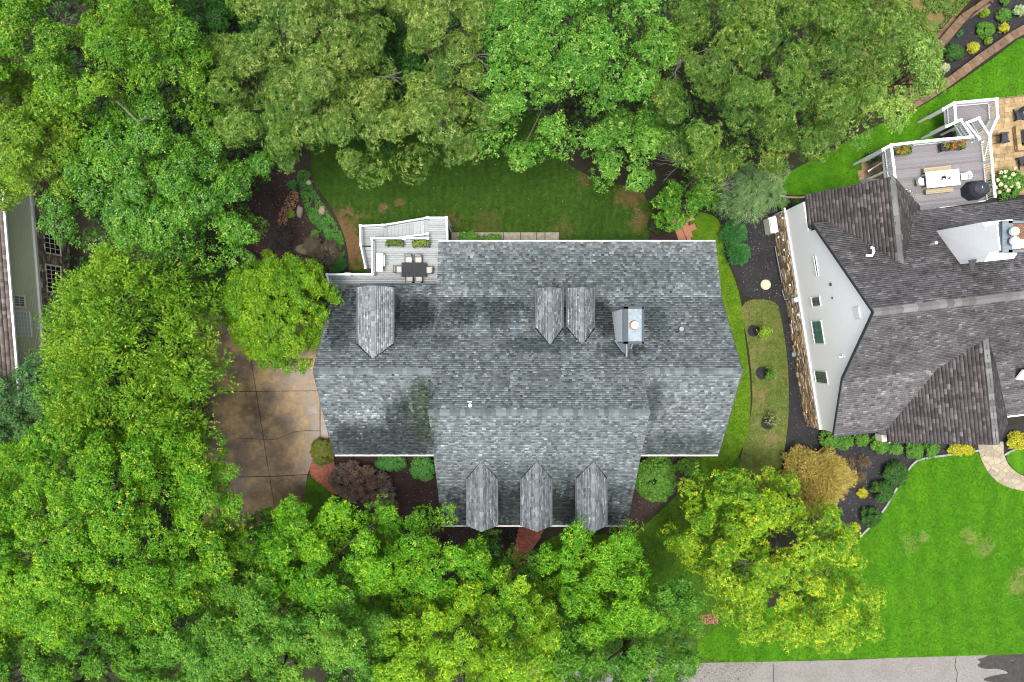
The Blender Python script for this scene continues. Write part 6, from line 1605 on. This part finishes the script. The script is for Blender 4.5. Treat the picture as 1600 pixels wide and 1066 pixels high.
# shaded undergrowth under the wood
def undergrowth(name, polys, n, zmax, r):
    Ts, Cs = [], []
    for pts in polys:
        poly = [P(a, c, .5)[:2] for a, c in pts]; xs = [p[0] for p in poly]; ys = [p[1] for p in poly]
        k = int(n * (max(xs) - min(xs)) * (max(ys) - min(ys))); x = r.uniform(min(xs), max(xs), k); y = r.uniform(min(ys), max(ys), k)
        m = inside(poly, x, y) & (vnoise(x, y, 2.2, 61) < .9); x, y = x[m], y[m]
        Ts.append(np.stack([x, y, .15 + (zmax * (.5 + .4 * vnoise(x, y, 1.7, 62))).clip(.05) * r.uniform(.5, 1, len(x))], 1)); Cs.append(np.array((.012, .055, .006)) + r.random((len(x), 1)) * np.array((.035, .08, .012)))
    T = np.concatenate(Ts); V, Q, CC = leaf_quads(T, np.tile((0, 0, 1.), (len(T), 1)), 5, 'broad', .2, .14, np.concatenate(Cs), r, .2); tag(obj(name, np_mesh(name, V, Q, CC), M_leaf), kind='stuff')
undergrowth('undergrowth_leaves', [[(-60, -60), (1330, -60), (1330, 120), (1200, 240), (1120, 250), (1020, 240), (900, 215), (840, 190), (500, 190), (470, 240), (400, 300), (370, 400), (290, 415), (120, 330), (120, 250), (-60, 250)],
    [(120, 400), (330, 420), (330, 640), (320, 760), (330, 900), (300, 1040), (-60, 1040), (-60, 700), (130, 640)], [(330, 960), (460, 960), (840, 900), (1090, 1000), (1080, 1036), (330, 1040)]], 13, 2.2, r)
# fallen leaves and bark chips
def litter(name, polys_px, n, l, cols, z, r):
    Ts, Cs = [], []
    for pts, k in polys_px:
        poly = [P(a, c, 0)[:2] for a, c in pts]; xs = [p[0] for p in poly]; ys = [p[1] for p in poly]
        x = r.uniform(min(xs), max(xs), k); y = r.uniform(min(ys), max(ys), k); m = inside(poly, x, y); x, y = x[m], y[m]
        Ts.append(np.stack([x, y, np.full(len(x), z) + r.uniform(0, .02, len(x))], 1)); Cs.append(np.array(cols)[r.integers(0, len(cols), len(x))])
    T = np.concatenate(Ts); C = np.concatenate(Cs)
    V, Q, CC = leaf_quads(T, np.tile((0, 0, 1.), (len(T), 1)), 1, 'broad', l, l * .6, C, r, .01); tag(obj(name, np_mesh(name, V, Q, CC), M_leaf), kind='stuff')
litter('fallen_leaves', [([(455, 298), (468, 300), (466, 318), (452, 335), (446, 355), (436, 362), (434, 345), (440, 325)], 700), ([(1090, 962), (1120, 958), (1122, 975), (1092, 976)], 300)], 0, .16, [(.28, .15, .08), (.34, .2, .12), (.2, .1, .05)], .06, r)
litter('bark_chips', [([(380, 250), (486, 270), (540, 400), (500, 430), (380, 430)], 900), ([(620, 715), (700, 715), (700, 830), (640, 810)], 260), ([(985, 710), (1095, 712), (1060, 765), (990, 825)], 160), ([(700, 825), (840, 825), (840, 860), (700, 860)], 260),
    ([(1140, 340), (1215, 340), (1225, 468), (1165, 468)], 420), ([(1225, 470), (1240, 470), (1275, 700), (1230, 740)], 260), ([(1280, 690), (1430, 700), (1390, 780), (1340, 830), (1300, 830)], 520), ([(1430, 112), (1600, -10), (1600, 40), (1436, 152)], 420)], 0, .07, [(.3, .27, .24), (.16, .12, .1), (.4, .36, .32), (.2, .14, .1)], .05, r)
litter('lawn_debris', [([(500, 260), (850, 240), (1000, 300), (1000, 370), (560, 350)], 130), ([(345, 575), (490, 600), (480, 780), (380, 780)], 170), ([(1345, 850), (1600, 800), (1600, 1000), (1100, 1020)], 160), ([(1090, 1038), (1600, 1022), (1600, 1066), (1090, 1066)], 40)], 0, .08, [(.45, .42, .3), (.3, .22, .12), (.5, .5, .42)], .085, r)
